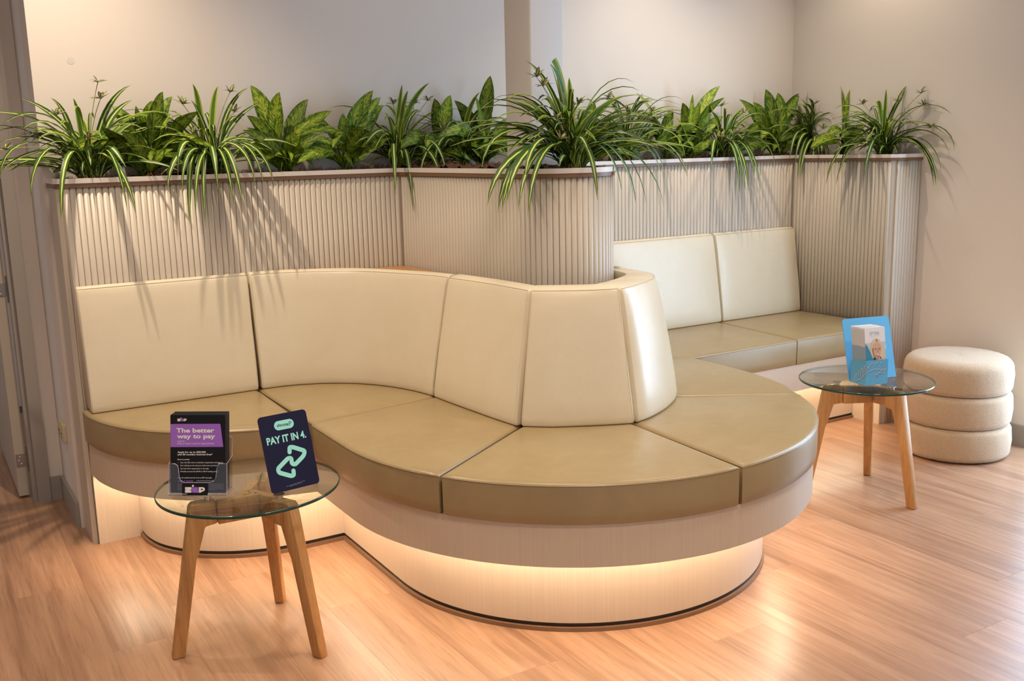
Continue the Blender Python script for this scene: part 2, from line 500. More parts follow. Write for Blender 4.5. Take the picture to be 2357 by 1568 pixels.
# door: frame, stop, architrave and the leaf standing open into the next room
door = root('door_1', (0.29, 4.27, 0), kind='structure')
mesh('architrave', *box(0.333, 0.3775, 4.168, 4.189, 0, 2.16), M_GREY, door)
mesh('door_stop', *box(0.318, 0.3325, 4.205, 4.262, 0, 2.12), M_GREY, door)
mesh('door_jamb', *box(0.333, 0.3775, 4.1895, 4.31, 0, 2.12), M_GREY, door)
mesh('architrave', *box(-0.60, 0.3325, 4.168, 4.189, 2.09, 2.16), M_GREY, door)
leaf = mesh('door_leaf', *box(0.2725, 0.3105, 4.272, 5.06, 0.012, 2.06), M_DOOR, door)
tag(leaf, label='beige painted door leaf standing open')
for zc in (0.160, 0.843, 1.62):
    hz = 0.048
    hg = mesh('hinge', *box(0.276, 0.313, 4.2685, 4.2712, zc - hz / 2, zc + hz / 2), M_METAL, door)
    tag(hg, label='dark steel butt hinge')
    V, F = tube([(0.3165, 4.2665, zc - 0.052), (0.3165, 4.2665, zc + 0.052)], 0.0042, 8)
    mesh('hinge_pin', V, F, M_METAL, hg, smooth=40)
    for dx, dz in ((0.012, 0.014), (0.007, 0.0), (0.015, -0.015)):
        V, F = lathe([(0.0034, 0), (0.0034, 0.0008), (0.0018, 0.0012), (0.0016, 0.0005)], n=10)
        Mx = Matrix.Translation((0.283 + dx - 0.004, 4.2684, zc + dz)) @ Matrix.Rotation(math.radians(90), 4, 'X')
        mesh('screw', *xform((V, F), Mx), M_CHROME, hg, smooth=40)
# double power point on the nib wall
pp = root('power_outlet', (0.43, 3.96, 0.29), 'cream double power outlet low on the white wall beside the planter end', 'power outlet')
def rbox(cx, cy, cz, sx, sy, sz, r, ax='x'):
    """slab with rounded corners in the plane across ax"""
    pts = []
    for qx, qy, a in ((1, 1, 0), (-1, 1, 90), (-1, -1, 180), (1, -1, 270)):
        for k in range(5):
            t = math.radians(a + 22.5 * k)
            pts.append((qx * (sy / 2 - r) + r * math.cos(t), qy * (sz / 2 - r) + r * math.sin(t)))
    n = len(pts); V = []
    for s, sc in ((-sx / 2, 1), (sx / 2 - min(0.0015, sx * .2), 1), (sx / 2, 0.965)):
        V += [(s, a * sc, b * sc) for a, b in pts]
    F = [tuple(range(n))[::-1], tuple(range(2 * n, 3 * n))]
    for k in (0, 1):
        F += [(k * n + i, k * n + (i + 1) % n, (k + 1) * n + (i + 1) % n, (k + 1) * n + i) for i in range(n)]
    return [(cx + a, cy + b, cz + c) for a, b, c in V], F
VF = rbox(0, 0, 0, 0.014, 0.118, 0.074, 0.008)
Mx = Matrix.Translation((0.4245, 3.985, 0.327)) @ Matrix.Rotation(math.pi, 4, 'Z')
plate = mesh('cover_plate', *xform(VF, Mx), M_CREAMPL, pp, smooth=35)
for dy in (-0.03, 0.03):
    mesh('switch', *box(0.4138, 0.4174, 3.985 + dy - 0.007, 3.985 + dy + 0.007, 0.340, 0.354), M_CREAMPL, pp)
    for ang, ddy, ddz in ((30, 0.008, -0.004), (-30, -0.008, -0.004), (0, 0.0, -0.018)):
        VF = box(-0.0008, 0.0008, -0.001, 0.001, -0.0045, 0.0045)
        mesh('socket_slot', *xform(VF, Matrix.Translation((0.4172, 3.985 + dy + ddy, 0.327 + ddz)) @ Matrix.Rotation(math.radians(ang), 4, 'X')), M_BLACK, plate)
# square column standing in the planter
colpts = []
for qx, qy, a in ((1, 1, 0), (-1, 1, 90), (-1, -1, 180), (1, -1, 270)):
    for k in range(5):
        t = math.radians(a + 22.5 * k)
        colpts.append((1.9875 + qx * (0.0705 - 0.006) + 0.006 * math.cos(t), 3.085 + qy * (0.085 - 0.006) + 0.006 * math.sin(t)))
struct('column_1', prism(colpts, 1.20, H), M_WALLB, smooth=30)

# ================================================================== PLANTER
ZT, ZM, ZB = 1.2685, 1.2525, 1.2375
planter = root('planter_wall', (2.0, 3.69, 0), 'long fluted planter wall behind the seating, white rim and brown band on top', 'planter')
PC, PR = (1.915, 2.83), 0.185
left = [(0.4435, 3.788), (0.4435, 3.608), (0.462, 3.59)]
run1 = [(0.462, 3.59), (1.680, 3.59)]
pen = [(1.680, 3.59)] + arc(PC[0], PC[1], PR, 180, 360, 25) + [(2.115, 3.59)]
run2 = [(2.115, 3.59), (3.852, 3.59)]
run3 = [(3.852, 3.59), (3.880, 3.035)]
cham = [(3.880, 3.035), (3.903, 3.008)]
run4 = [(3.903, 3.008), (RW(3.0) - 0.001, 3.000)]
front = left[:-1] + run1 + pen[1:] + run2[1:] + run3[1:] + cham[1:] + run4[1:]
frt = []
for p in front:
    if not frt or np.hypot(p[0] - frt[-1][0], p[1] - frt[-1][1]) > 1e-4: frt.append(p)
back = [(RW(3.4) - 0.001, 3.4), (RW(3.788) - 0.001, 3.788)]
core = offset(frt, 0.007)
core[0] = (core[0][0], 3.788); core[-1] = (RW(3.0) - 0.001, core[-1][1])
mesh('planter_core', *strip(core, 0.0, 1.240, 0.016), M_FLUTE, planter, smooth=30)
# closing panel at the left end, flat veneer
mesh('end_panel', *prism([(0.4435, 3.788), (0.4435, 3.612), (0.4575, 3.597), (0.4575, 3.788)], 0.0, ZB), M_FLUTE, planter, smooth=None)
# half-round ribs, each its own piece
rib_cache = {}
def rib_mesh(z0, z1, w=0.0197, d=0.0052):
    k = (z0, z1)
    if k not in rib_cache:
        pr = [(w / 2 * math.cos(a), -d * math.sin(a) ** 0.8 if math.sin(a) > 0 else 0) for a in [math.pi * i / 8 for i in range(9)]]
        pr[0] = (w / 2, 0.0012); pr[-1] = (-w / 2, 0.0012)
        n = len(pr)
        V = [(x, y, z0) for x, y in pr] + [(x, y, z1) for x, y in pr]
        F = [(i, i + 1, n + i + 1, n + i) for i in range(n - 1)] + [(n - 1, 0, n, 2 * n - 1), tuple(range(n))[::-1], tuple(range(n, 2 * n))]
        me = bpy.data.meshes.new('rib'); me.from_pydata(V, [], F); me.materials.append(M_FLUTE)
        for p in me.polygons[:n - 1]: p.use_smooth = True
        bm = bmesh.new(); bm.from_mesh(me); bmesh.ops.recalc_face_normals(bm, faces=bm.faces); bm.to_mesh(me); bm.free()
        rib_cache[k] = me
    return rib_cache[k]
NR = [0]
def ribs(path, z0, pitch=0.020, m0=0.010, m1=0.010):
    P = resample(path, 400); L = np.r_[0, np.cumsum(np.linalg.norm(np.diff(P, axis=0), axis=1))]
    n = max(1, int(round((L[-1] - m0 - m1) / pitch)))
    for i in range(n + 1):
        s = m0 + (L[-1] - m0 - m1) * i / n
        x = np.interp(s, L, P[:, 0]); y = np.interp(s, L, P[:, 1])
        x2, y2 = np.interp(min(s + .004, L[-1]), L, P[:, 0]), np.interp(min(s + .004, L[-1]), L, P[:, 1])
        x1, y1 = np.interp(max(s - .004, 0), L, P[:, 0]), np.interp(max(s - .004, 0), L, P[:, 1])
        o = bpy.data.objects.new('rib', rib_mesh(z0, 1.2395)); COL.objects.link(o)
        nx, ny = -(y2 - y1), (x2 - x1); q = math.hypot(nx, ny); nx /= q; ny /= q
        o.location = (x + nx * 0.0055, y + ny * 0.0055, 0); o.rotation_euler = (0, 0, math.atan2(y2 - y1, x2 - x1))
        attach(o, planter); NR[0] += 1
ribs(run1, 0.377, 0.0203, 0.012, 0.012)
ribs(pen[:-1], 0.49, 0.0203, 0.014, 0.004)
ribs([pen[-2], pen[-1]], 0.49, 0.0203, 0.018, 0.014)
ribs(run2, 0.377, 0.0203, 0.012, 0.012)
ribs(run3, 0.377, 0.0203, 0.012, 0.008)
ribs(run4, 0.0, 0.0193, 0.008, 0.012)
# brown band and white rim
def ring(front, out, z0, z1, inn):
    A = offset(front, -out); A[0] = (front[0][0] - out, 3.7885); A[-1] = (RW(3.0) - 0.0008, A[-1][1])
    return strip(A, z0, z1, inn + out)
mesh('trim_band', *ring(frt, 0.004, ZB + 0.0022, ZM, 0.022), M_BRONZE, planter, smooth=25)
mesh('rim', *ring(frt, 0.006, ZM + 0.0002, ZT, 0.022), M_RIM, planter, smooth=25)
# coir over the soil
inner = offset(frt, 0.024)
inner[0] = (inner[0][0], 3.787); inner[-1] = (RW(3.0) - 0.002, inner[-1][1])
poly = inner + [(RW(3.787) - 0.002, 3.787)]
def inpoly(x, y):
    c = False; n = len(poly)
    for i in range(n):
        x1, y1 = poly[i]; x2, y2 = poly[i - 1]
        if (y1 > y) != (y2 > y) and x < (x2 - x1) * (y - y1) / (y2 - y1) + x1: c = not c
    return c
V, F, ids = [], [], {}
gs = 0.018
def gv(i, j):
    if (i, j) not in ids:
        x, y = i * gs, j * gs
        ids[(i, j)] = len(V)
        V.append((x, y, 1.258 + 0.008 * (math.sin(x * 23) * math.cos(y * 19)) + 0.012 * max(0, math.sin(x * 7.3 + 1.1)) + rnd.uniform(-0.006, 0.008)))
    return ids[(i, j)]
for i in range(int(0.44 / gs), int(4.1 / gs)):
    for j in range(int(2.6 / gs), int(3.79 / gs) + 1):
        if all(inpoly((i + a) * gs, (j + b) * gs) for a in (0, 1) for b in (0, 1)):
            F.append((gv(i, j), gv(i + 1, j), gv(i + 1, j + 1), gv(i, j + 1)))
co = mesh('coir_mulch', V, F, M_COIR, planter, smooth=80)
tag(co, label='brown coir fibre mulch filling the planter', kind='stuff')
V, F = [], []
k = 0
while k < 2200:
    x, y = rnd.uniform(0.46, 4.05), rnd.choice((rnd.uniform(3.6, 3.78), rnd.uniform(2.66, 3.78)))
    if not inpoly(x, y): continue
    k += 1
    a = rnd.uniform(0, 6.28); L = rnd.uniform(0.015, 0.045); h = rnd.uniform(0.004, 0.02); z = 1.258 + 0.010 * max(0, math.sin(x * 7.3 + 1.1)) + rnd.uniform(-.002, .010)
    w = 0.0006; px, py = -math.sin(a) * w, math.cos(a) * w; n = len(V); b2 = rnd.uniform(-.6, .6)
    for t in (0, .33, .66, 1):
        aa = a + b2 * t
        q = (x + math.cos(aa) * L * (t - .5), y + math.sin(aa) * L * (t - .5), z + h * 4 * t * (1 - t))
        if not inpoly(q[0], q[1]): q = (x, y, q[2])
        V += [(q[0] - px, q[1] - py, q[2]), (q[0] + px, q[1] + py, q[2] + w)]
    F += [(n + 2 * i, n + 2 * i + 1, n + 2 * i + 3, n + 2 * i + 2) for i in range(3)]
tag(mesh('coir_fibre', V, F, M_FIBRE, planter), kind='stuff')

# ================================================================== BENCH
C0 = (1.832, 2.66)
SL = catmull([(0.4505, 3.588), (0.459, 3.487), (0.484, 3.386), (0.518, 3.303), (0.565, 3.225), (0.625, 3.155), (0.71, 3.087), (0.80, 3.035), (0.88, 3.0), (0.96, 2.975), (1.037, 2.957)], 5)
SM = [(1.037, 2.957), (1.037, 2.80)] + arc(C0[0], C0[1], 0.795, 180, 338, 60)
SM = [tuple(p) for p in SM] + [tuple(p) for p in catmull([SM[-1], (2.621, 2.465), (2.652, 2.60), (2.663, 2.72), (2.664, 2.985)], 6)[1:]]
SR = [(2.664, 2.985), (3.874, 2.985)]
full = [tuple(p) for p in SL] + SM[1:] + SR[1:]
bench = root('banquette_bench', (1.83, 2.9, 0), 'pale veneer serpentine banquette base with glowing warm light under its overhang', 'bench')
sk = offset(full, 0.010); sk[0] = (0.4605, 3.588); sk[-1] = (3.874, sk[-1][1])
skirt = mesh('skirt_panel', *strip(sk, 0.256, 0.3755, 0.018), M_VENEER, bench, smooth=30)
inn = offset(full, 0.0285); inn[0] = (0.48, 3.588); inn[-1] = (3.874, inn[-1][1])
deck = inn + [(3.86, 3.588), (2.2, 3.588), (2.0, 3.2), (1.6, 3.588)]
def concave_prism(poly, z0, z1):
    bm = bmesh.new()
    lo = [bm.verts.new((x, y, z0)) for x, y in poly]; hi = [bm.verts.new((x, y, z1)) for x, y in poly]
    n = len(poly)
    for i in range(n): bm.faces.new((lo[i], lo[(i + 1) % n], hi[(i + 1) % n], hi[i]))
    f1 = bm.faces.new(lo[::-1]); f2 = bm.faces.new(hi)
    bmesh.ops.triangulate(bm, faces=[f1, f2])
    bm.verts.index_update()
    V = [tuple(v.co) for v in bm.verts]; F = [tuple(v.index for v in f.verts) for f in bm.faces]; bm.free()
    return V, F
deckp = inn + [(3.845, 3.588), (0.48, 3.588)]
mesh('deck', *concave_prism(deckp, 0.300, 0.3755), M_VENEER, bench)
# recessed plinths
PL_L = [tuple(p) for p in catmull([(0.6035, 3.586), (0.609, 3.496), (0.632, 3.405), (0.680, 3.322), (0.745, 3.250), (0.840, 3.187), (0.950, 3.148), (1.03, 3.138)], 5)] + [(1.195, 3.136)]
PL_M = [(1.195, 3.136), (1.195, 2.80)] + arc(C0[0], C0[1], 0.637, 180, 340, 50) + [(2.470, 2.56), (2.498, 2.70), (2.503, 3.172)]
PL_R = [(2.503, 3.172), (3.874, 3.172)]
pf = PL_L + PL_M[1:] + PL_R[1:]
mesh('plinth', *strip(pf, 0.0245, 0.2995, 0.018), M_VENEER, bench, smooth=30)
mesh('kick_strip', *strip(offset(pf, 0.004), 0.0125, 0.0243, 0.012), M_BLACK, bench, smooth=30)
mesh('floor_edge', *strip(offset(pf, -0.005), 0.0, 0.0123, 0.02), M_KICKWOOD, bench, smooth=30)
lp = offset(pf, -0.085); lp[0] = (lp[0][0], 3.55); lp[-1] = (3.84, lp[-1][1])
led = mesh('light_strip', *strip(offset(lp, 0.005), 0.2945, 0.2995, 0.010), M_LED, bench)
tag(led, label='warm glowing light strip')
# flat veneer returns below the seat ends
mesh('end_panel', *box(0.4612, 0.6075, 3.5845, 3.5955, 0.0, 0.2555), M_VENEER, bench)
mesh('end_panel', *prism([(3.866, 3.586), (3.8775, 3.586), (3.8775, 3.018), (3.866, 3.018)], 0.0, 0.30), M_VENEER, bench)
# timber shelf filling the inside corner behind the curved back cushion
mesh('corner_shelf', *concave_prism([(1.08, 3.582), (1.22, 3.55), (1.44, 3.42), (1.56, 3.24), (1.63, 3.05), (1.69, 3.0), (1.672, 3.582)], 0.872, 0.888), M_OAK, bench)

# ------------------------------------------------------------------ seat cushions
def cushion(label, poly, z0=0.3762, z1=0.4885):
    keep = []
    for q in poly:
        if not keep or math.hypot(q[0] - keep[-1][0], q[1] - keep[-1][1]) > 0.014: keep.append(q)
    if math.hypot(keep[0][0] - keep[-1][0], keep[0][1] - keep[-1][1]) < 0.014: keep.pop()
    poly = keep
    c = np.mean(np.array(poly), axis=0)
    a = sum(poly[i - 1][0] * poly[i][1] - poly[i][0] * poly[i - 1][1] for i in range(len(poly)))
    P = poly if a > 0 else poly[::-1]
    # densify so the crown and edges stay smooth
    Q = []
    for i in range(len(P)):
        p, q = np.array(P[i - 1]), np.array(P[i]); L = np.linalg.norm(q - p); n = max(1, int(L / 0.05))
        for k in range(n): Q.append(tuple(p + (q - p) * k / n))
    P = Q; n = len(P)
    loops = [(0.005, z0), (0.0005, z0 + 0.005), (0.0, z0 + 0.03), (0.0, z1 - 0.011), (0.0012, z1 - 0.005), (0.0055, z1 - 0.0015), (0.011, z1 + 0.0006), (0.017, z1 + 0.0016)]
    V, F = [], []
    for d, z in loops: V += [(x, y, z) for x, y in inset(P, d)]
    for k in range(len(loops) - 1):
        F += [(k * n + i, k * n + (i + 1) % n, (k + 1) * n + (i + 1) % n, (k + 1) * n + i) for i in range(n)]
    F.append(tuple(range(n))[::-1]); F.append(tuple(range((len(loops) - 1) * n, len(loops) * n)))
    o = mesh('seat_cushion', V, F, M_TAN, origin=(c[0], c[1], z0), smooth=50)
    bm = bmesh.new(); bm.from_mesh(o.data); bmesh.ops.triangulate(bm, faces=[f for f in bm.faces if len(f.verts) > 4]); bm.to_mesh(o.data); bm.free()
    tag(o, label, 'seat cushion', 'tan seat cushions on the banquette')
    pip = [(x, y, z1 - 0.0062) for x, y in inset(P, 0.0005)]
    mesh('piping', *tube(pip, 0.0022, 5, True), M_TAN_PIPE, o, smooth=60)
    return o
SLp = [tuple(p) for p in SL]
g = 0.0022
cushion('far left tan seat cushion with a rounded outer edge beside the planter end', SLp[:-1] + [(1.037 - g, 2.959), (1.042 - g, 3.575), (0.4505, 3.575)])
cushion('tan corner seat cushion with no front edge, under the wide concave back cushion', [(1.043 + g, 3.575), (1.041 + g, 2.961), (1.505, 3.034), (1.66, 3.06), (1.66, 3.3), (1.45, 3.5), (1.3, 3.575)])
a34, a45 = 209.6, 270.4
A1 = arc(C0[0], C0[1], 0.795, 180, a34 - 0.35, 14)
cushion('tan seat cushion with a concave then rounding front, left side of the round end', [(1.0375, 2.9535), (1.037, 2.80)] + A1 + [(1.541, 2.533), (1.64, 2.60), (1.70, 2.80), (1.66, 3.052), (1.507, 3.028)])
A2 = arc(C0[0], C0[1], 0.795, a34 + 0.45, a45 - 0.35, 18)
cushion('large tan seat cushion at the very front of the round banquette end', A2 + [(1.862, 2.345), (1.86, 2.50), (1.65, 2.59), (1.549, 2.526)])
A3 = arc(C0[0], C0[1], 0.795, a45 + 0.5, 333.3, 18)
cushion('tan seat cushion on the right shoulder of the round end, with shiny window reflections', A3 + [(2.196, 2.531), (2.05, 2.62), (1.87, 2.50), (1.870, 2.343)])
i0 = [i for i, p in enumerate(SM) if p[1] > 2.32 and p[0] > 2.5][0]
cushion('tan seat cushion behind the round end, facing the glass table with the blue stand', [(2.551, 2.312)] + SM[i0:-1] + [(2.664, 2.981), (2.25, 3.10), (2.09, 3.10), (2.09, 2.66), (2.2, 2.536)])
cushion('tan corner seat cushion in the rear right recess, left of the pair by the wall', [(2.666, 2.987), (3.2585, 2.987), (3.307, 3.575), (2.16, 3.575), (2.13, 3.11), (2.25, 3.105)])
cushion('rear right tan seat cushion against the fluted end of the planter', [(3.2635, 2.987), (3.872, 2.987), (3.850, 3.575), (3.312, 3.575)])

# ------------------------------------------------------------------ back cushions
def trim(P, n, d=0.0045):
    L = np.r_[0, np.cumsum(np.linalg.norm(np.diff(P, axis=0), axis=1))]; t = np.linspace(d, L[-1] - d, n)
    return np.stack([np.interp(t, L, P[:, k]) for k in range(2)], 1)
def backrest(label, fb, ft, n=18, tb=0.092, tt=0.042, zb=0.4905, zt=0.9075, tbs=None, straight=False):
    """front bottom and front top plan curves (left to right seen from the seat); thickness goes to their left side"""
    fb = trim(resample(fb, 60), n); ft = trim(resample(ft, 60), n)
    bb = np.array(offset(fb, tb if tbs is None else tbs)); bt = np.array(offset(ft, tt))
    if not isinstance(zb, float): pass
    prof = []
    rings = []
    for i in range(n):
        A, B, Cc, D = np.r_[fb[i], zb], np.r_[ft[i], zt], np.r_[bt[i], zt + 0.007], np.r_[bb[i], zb]
        e = 0.0085
        def dv(p, q): v = q - p; return v / (np.linalg.norm(v) + 1e-9)
        nrm = dv(D, A)
        bul = lambda t: 0.010 * (4 * t * (1 - t)) ** 0.6
        lp = [A + dv(A, D) * e, A + dv(A, B) * e * .3 + dv(A, D) * e * .3, A + dv(A, B) * e]
        for t in (0.06, 0.2, 0.4, 0.6, 0.8, 0.94): lp.append(A + (B - A) * t + nrm * bul(t) * (1 if 0 < i < n - 1 else 0.5))
        lp += [B + dv(B, A) * e, B + dv(B, A) * e * .28 + dv(B, Cc) * e * .28, B + dv(B, Cc) * e, B + (Cc - B) * .5 + np.array([0, 0, 0.003]),
               Cc + dv(Cc, B) * e * .8, Cc + dv(Cc, B) * e * .2 + dv(Cc, D) * e * .2, Cc + dv(Cc, D) * e * .8, Cc + (D - Cc) * .5, D + dv(D, Cc) * e, D + dv(D, A) * e]
        rings.append(np.array(lp))
    k = len(rings[0])
    def endring(r, nxt, amt, sc):
        c = r.mean(0); d = r.mean(0) - nxt.mean(0); d /= np.linalg.norm(d)
        out = []
        for p in r:
            v = p - c; L = np.linalg.norm(v); out.append(c + v * (L - sc) / L + d * amt)
        return np.array(out)
    rings = [endring(rings[0], rings[1], 0.005, 0.007), endring(rings[0], rings[1], 0.003, 0.002)] + rings + [endring(rings[-1], rings[-2], 0.003, 0.002), endring(rings[-1], rings[-2], 0.005, 0.007)]
    V = [tuple(p) for r in rings for p in r]; m_ = len(rings); F = []
    for i in range(m_ - 1):
        F += [(i * k + j, i * k + (j + 1) % k, (i + 1) * k + (j + 1) % k, (i + 1) * k + j) for j in range(k)]
    F += [tuple(range(k)), tuple(range((m_ - 1) * k, m_ * k))[::-1]]
    c = fb.mean(0)
    o = mesh('back_cushion', V, F, M_CREAM, origin=(c[0], c[1], zb), smooth=55)
    tag(o, label, 'back cushion', 'cream back cushions along the banquette')
    top = [tuple(rings[i][10]) for i in range(2, m_ - 2)]
    lft = [tuple(rings[2][j] + (rings[0][j] - rings[2][j]) * .35) for j in range(1, 11)]
    rgt = [tuple(rings[-3][j] + (rings[-1][j] - rings[-3][j]) * .35) for j in range(10, 0, -1)]
    mesh('piping', *tube(lft + top + rgt, 0.0016, 5), M_CREAM_PIPE, o, smooth=60)
    return o
backrest('tall flat cream back cushion at the far left end of the banquette', [(0.470, 3.496), (1.037, 3.496)], [(0.468, 3.555), (1.042, 3.558)], 12, 0.090, 0.030)
Bb = catmull([(1.052, 3.497), (1.10, 3.496), (1.155, 3.489), (1.253, 3.453), (1.345, 3.388), (1.405, 3.318), (1.455, 3.225), (1.488, 3.13), (1.507, 3.032)], 5)
Bt = catmull([(1.052, 3.555), (1.11, 3.552), (1.17, 3.540), (1.29, 3.480), (1.385, 3.412), (1.45, 3.32), (1.510, 3.20), (1.552, 3.10), (1.575, 3.015)], 5)
backrest('wide concave cream back cushion curving round the inner corner', Bb, Bt, 28, 0.085, 0.036)
Cb = catmull([(1.506, 3.018), (1.512, 2.90), (1.521, 2.77), (1.530, 2.65), (1.543, 2.538)], 5)
Ct = catmull([(1.572, 3.002), (1.588, 2.90), (1.602, 2.79), (1.610, 2.68), (1.615, 2.562)], 5)
backrest('cream back cushion facing left, just before the round end', Cb, Ct, 16, 0.105, 0.055)
Db = catmull([(1.556, 2.523), (1.60, 2.483), (1.645, 2.450), (1.735, 2.402), (1.80, 2.371), (1.858, 2.347)], 5)
Dt = catmull([(1.620, 2.553), (1.648, 2.528), (1.683, 2.503), (1.762, 2.452), (1.81, 2.433), (1.852, 2.418)], 5)
backrest('cream back cushion at the front of the round end, tapering towards its top', Db, Dt, 14, 0.10, 0.075)
Eb = catmull([(1.874, 2.349), (1.925, 2.362), (1.982, 2.386), (2.045, 2.420), (2.105, 2.460), (2.16, 2.503), (2.205, 2.553), (2.238, 2.62), (2.254, 2.71)], 5)
Et = catmull([(1.862, 2.416), (1.905, 2.430), (1.955, 2.455), (2.010, 2.484), (2.062, 2.518), (2.112, 2.560), (2.150, 2.615), (2.172, 2.69), (2.178, 2.78)], 5)
backrest('rounded cream back cushion catching a bright window reflection, right of the round end', Eb, Et, 24, 0.12, 0.098)
Fb = catmull([(2.257, 2.73), (2.262, 2.88), (2.272, 3.05), (2.31, 3.22), (2.40, 3.37), (2.51, 3.46), (2.62, 3.497)], 5)
Ft = catmull([(2.180, 2.80), (2.186, 2.92), (2.20, 3.08), (2.245, 3.27), (2.345, 3.43), (2.47, 3.528), (2.62, 3.555)], 5)
backrest('cream back cushion mostly hidden behind the round end', Fb, Ft, 20, 0.075, 0.032)
backrest('left of the two flat cream back cushions in the rear right recess', [(2.640, 3.500), (3.307, 3.506)], [(2.640, 3.558), (3.292, 3.560)], 12, 0.080, 0.028)
backrest('rear right cream back cushion with leaf shadows, against the fluted planter end', [(3.317, 3.506), (3.842, 3.506)], [(3.304, 3.560), (3.836, 3.560)], 12, 0.076, 0.028)


# ================================================================== GLASS TABLES
def bevel_mesh(o, w, seg=2):
    bm = bmesh.new(); bm.from_mesh(o.data)
    es = [e for e in bm.edges if len(e.link_faces) == 2 and e.calc_face_angle(0) > 0.5]
    bmesh.ops.bevel(bm, geom=es, offset=w, segments=seg, affect='EDGES', profile=0.5)
    for f in bm.faces: f.smooth = True
    for e in bm.edges:
        if len(e.link_faces) == 2 and e.calc_face_angle(0) > 0.7: e.smooth = False
    bm.to_mesh(o.data); bm.free()

def table(cx, cy, a0, label):
    t = root('glass_side_table', (cx, cy, 0), label, 'side table', 'glass side tables')
    R, z1, z0 = 0.245, 0.4505, 0.4420
    prof = [(R - 0.0025, z0), (R - 0.0007, z0 + 0.001), (R, z0 + 0.003), (R, z1 - 0.003), (R - 0.0007, z1 - 0.001), (R - 0.0025, z1)]
    V, F = lathe(prof, (cx, cy, 0), 96)
    mi = [1] * (len(F) - 2) + [0, 0]
    top = mesh('glass_top', V, F, [M_GLASS, M_GLASSEDGE], t, smooth=50, mi=mi)
    for k in range(3):
        a = math.radians(a0 + 120 * k)
        M = Matrix.Translation((cx, cy, 0)) @ Matrix.Rotation(a, 4, 'Z')
        # leg: a flat board sawn to a dog-leg, tangentially 32 mm thick
        pts = [(0.094, 0.427), (0.156, 0.427), (0.164, 0.417), (0.2405, 0.0), (0.2065, 0.0), (0.1560, 0.272), (0.1480, 0.290), (0.1270, 0.358), (0.094, 0.362)]
        n = len(pts)
        V = [(r, -0.018, z) for r, z in pts] + [(r, 0.018, z) for r, z in pts]
        F = [tuple(range(n)), tuple(range(n, 2 * n))[::-1]] + [(i, (i + 1) % n, n + (i + 1) % n, n + i) for i in range(n)]
        # slim the foot
        V = [(r, y * (0.78 + 0.22 * min(1, z / 0.25)), z) for r, y, z in V]
        leg = mesh('leg', *xform((V, F), M), M_OAK, t)
        bevel_mesh(leg, 0.0045)
        rail = mesh('rail', *xform(box(-0.018, 0.0935, 0.003, 0.027, 0.362, 0.426), M), M_OAK, t)
        bevel_mesh(rail, 0.002)
        for zz in (0.378, 0.409):
            V, F = lathe([(0.0062, 0), (0.0062, 0.0012), (0.0050, 0.0016), (0.0042, 0.0004), (0.0030, 0.0004), (0.0022, 0.0014)], n=16)
            Mx = M @ Matrix.Translation((0.035, 0.0028, zz)) @ Matrix.Rotation(math.radians(90), 4, 'X')
            mesh('screw', *xform((V, F), Mx), M_METAL, rail, smooth=40)
        V, F = lathe([(0.0095, 0.4268), (0.0095, 0.4405), (0.0150, 0.4408), (0.0150, 0.4418)], n=24)
        mesh('standoff', *xform((V, F), M @ Matrix.Translation((0.112, 0, 0))), M_CHROME, t, smooth=40)
    return t
table(0.725, 2.600, 177, 'round glass side table at the left with three oak legs, carrying the black flyers')
table(3.040, 2.440, 33, 'round glass side table at the right with three oak legs, carrying the blue stand')

# ================================================================== OTTOMAN
ot = root('boucle_ottoman', (3.79, 2.567, 0), 'round cream boucle ottoman of three stacked rolls beside the right wall', 'ottoman')
for k in range(3):
    z0 = 0.004 + 0.139 * k; r = 0.222 - 0.003 * k; h = 0.139 if k < 2 else 0.145
    prof = []
    q = 0.026 if k < 2 else 0.046
    prof.append((0.02, z0 + 0.001))
    for a in range(0, 91, 15): prof.append((r - 0.026 + 0.026 * math.sin(math.radians(a)), z0 + 0.026 - 0.026 * math.cos(math.radians(a))))
    prof.append((r + 0.0035, z0 + h * 0.5))
    for a in range(0, 91, 15): prof.append((r - q + q * math.cos(math.radians(a)), z0 + h - q + q * math.sin(math.radians(a))))
    if k == 2: prof += [(r * 0.62, z0 + h + 0.003), (r * 0.3, z0 + h + 0.005), (0.01, z0 + h + 0.0055)]
    else: prof += [(0.05, z0 + h)]
    V, F = lathe(prof, (3.79, 2.567, 0), 120)
    V = [(x + rnd.uniform(-.0006, .0006), y + rnd.uniform(-.0006, .0006), z + rnd.uniform(-.0006, .0006)) for x, y, z in V]
    mesh('padded_roll', V, F, M_BOUCLE, ot, smooth=80)
mesh('base_disc', *lathe([(0.19, 0.0), (0.195, 0.006)], (3.79, 2.567, 0), 48), M_BLACK, ot)
# small timber stool tucked behind the ottoman: only its seat edge and a leg foot show
st = root('timber_stool', (3.93, 2.86, 0), 'small timber stool almost hidden behind the cream ottoman', 'stool')
o = mesh('seat', *box(3.935, 4.040, 2.80, 2.90, 0.362, 0.376), M_OAK, st); bevel_mesh(o, 0.003)
for x, y in ((3.95, 2.815), (4.025, 2.815), (3.95, 2.885), (4.025, 2.885)):
    o = mesh('leg', *box(x - 0.011, x + 0.011, y - 0.011, y + 0.011, 0.0, 0.3618), M_OAK, st); bevel_mesh(o, 0.003)

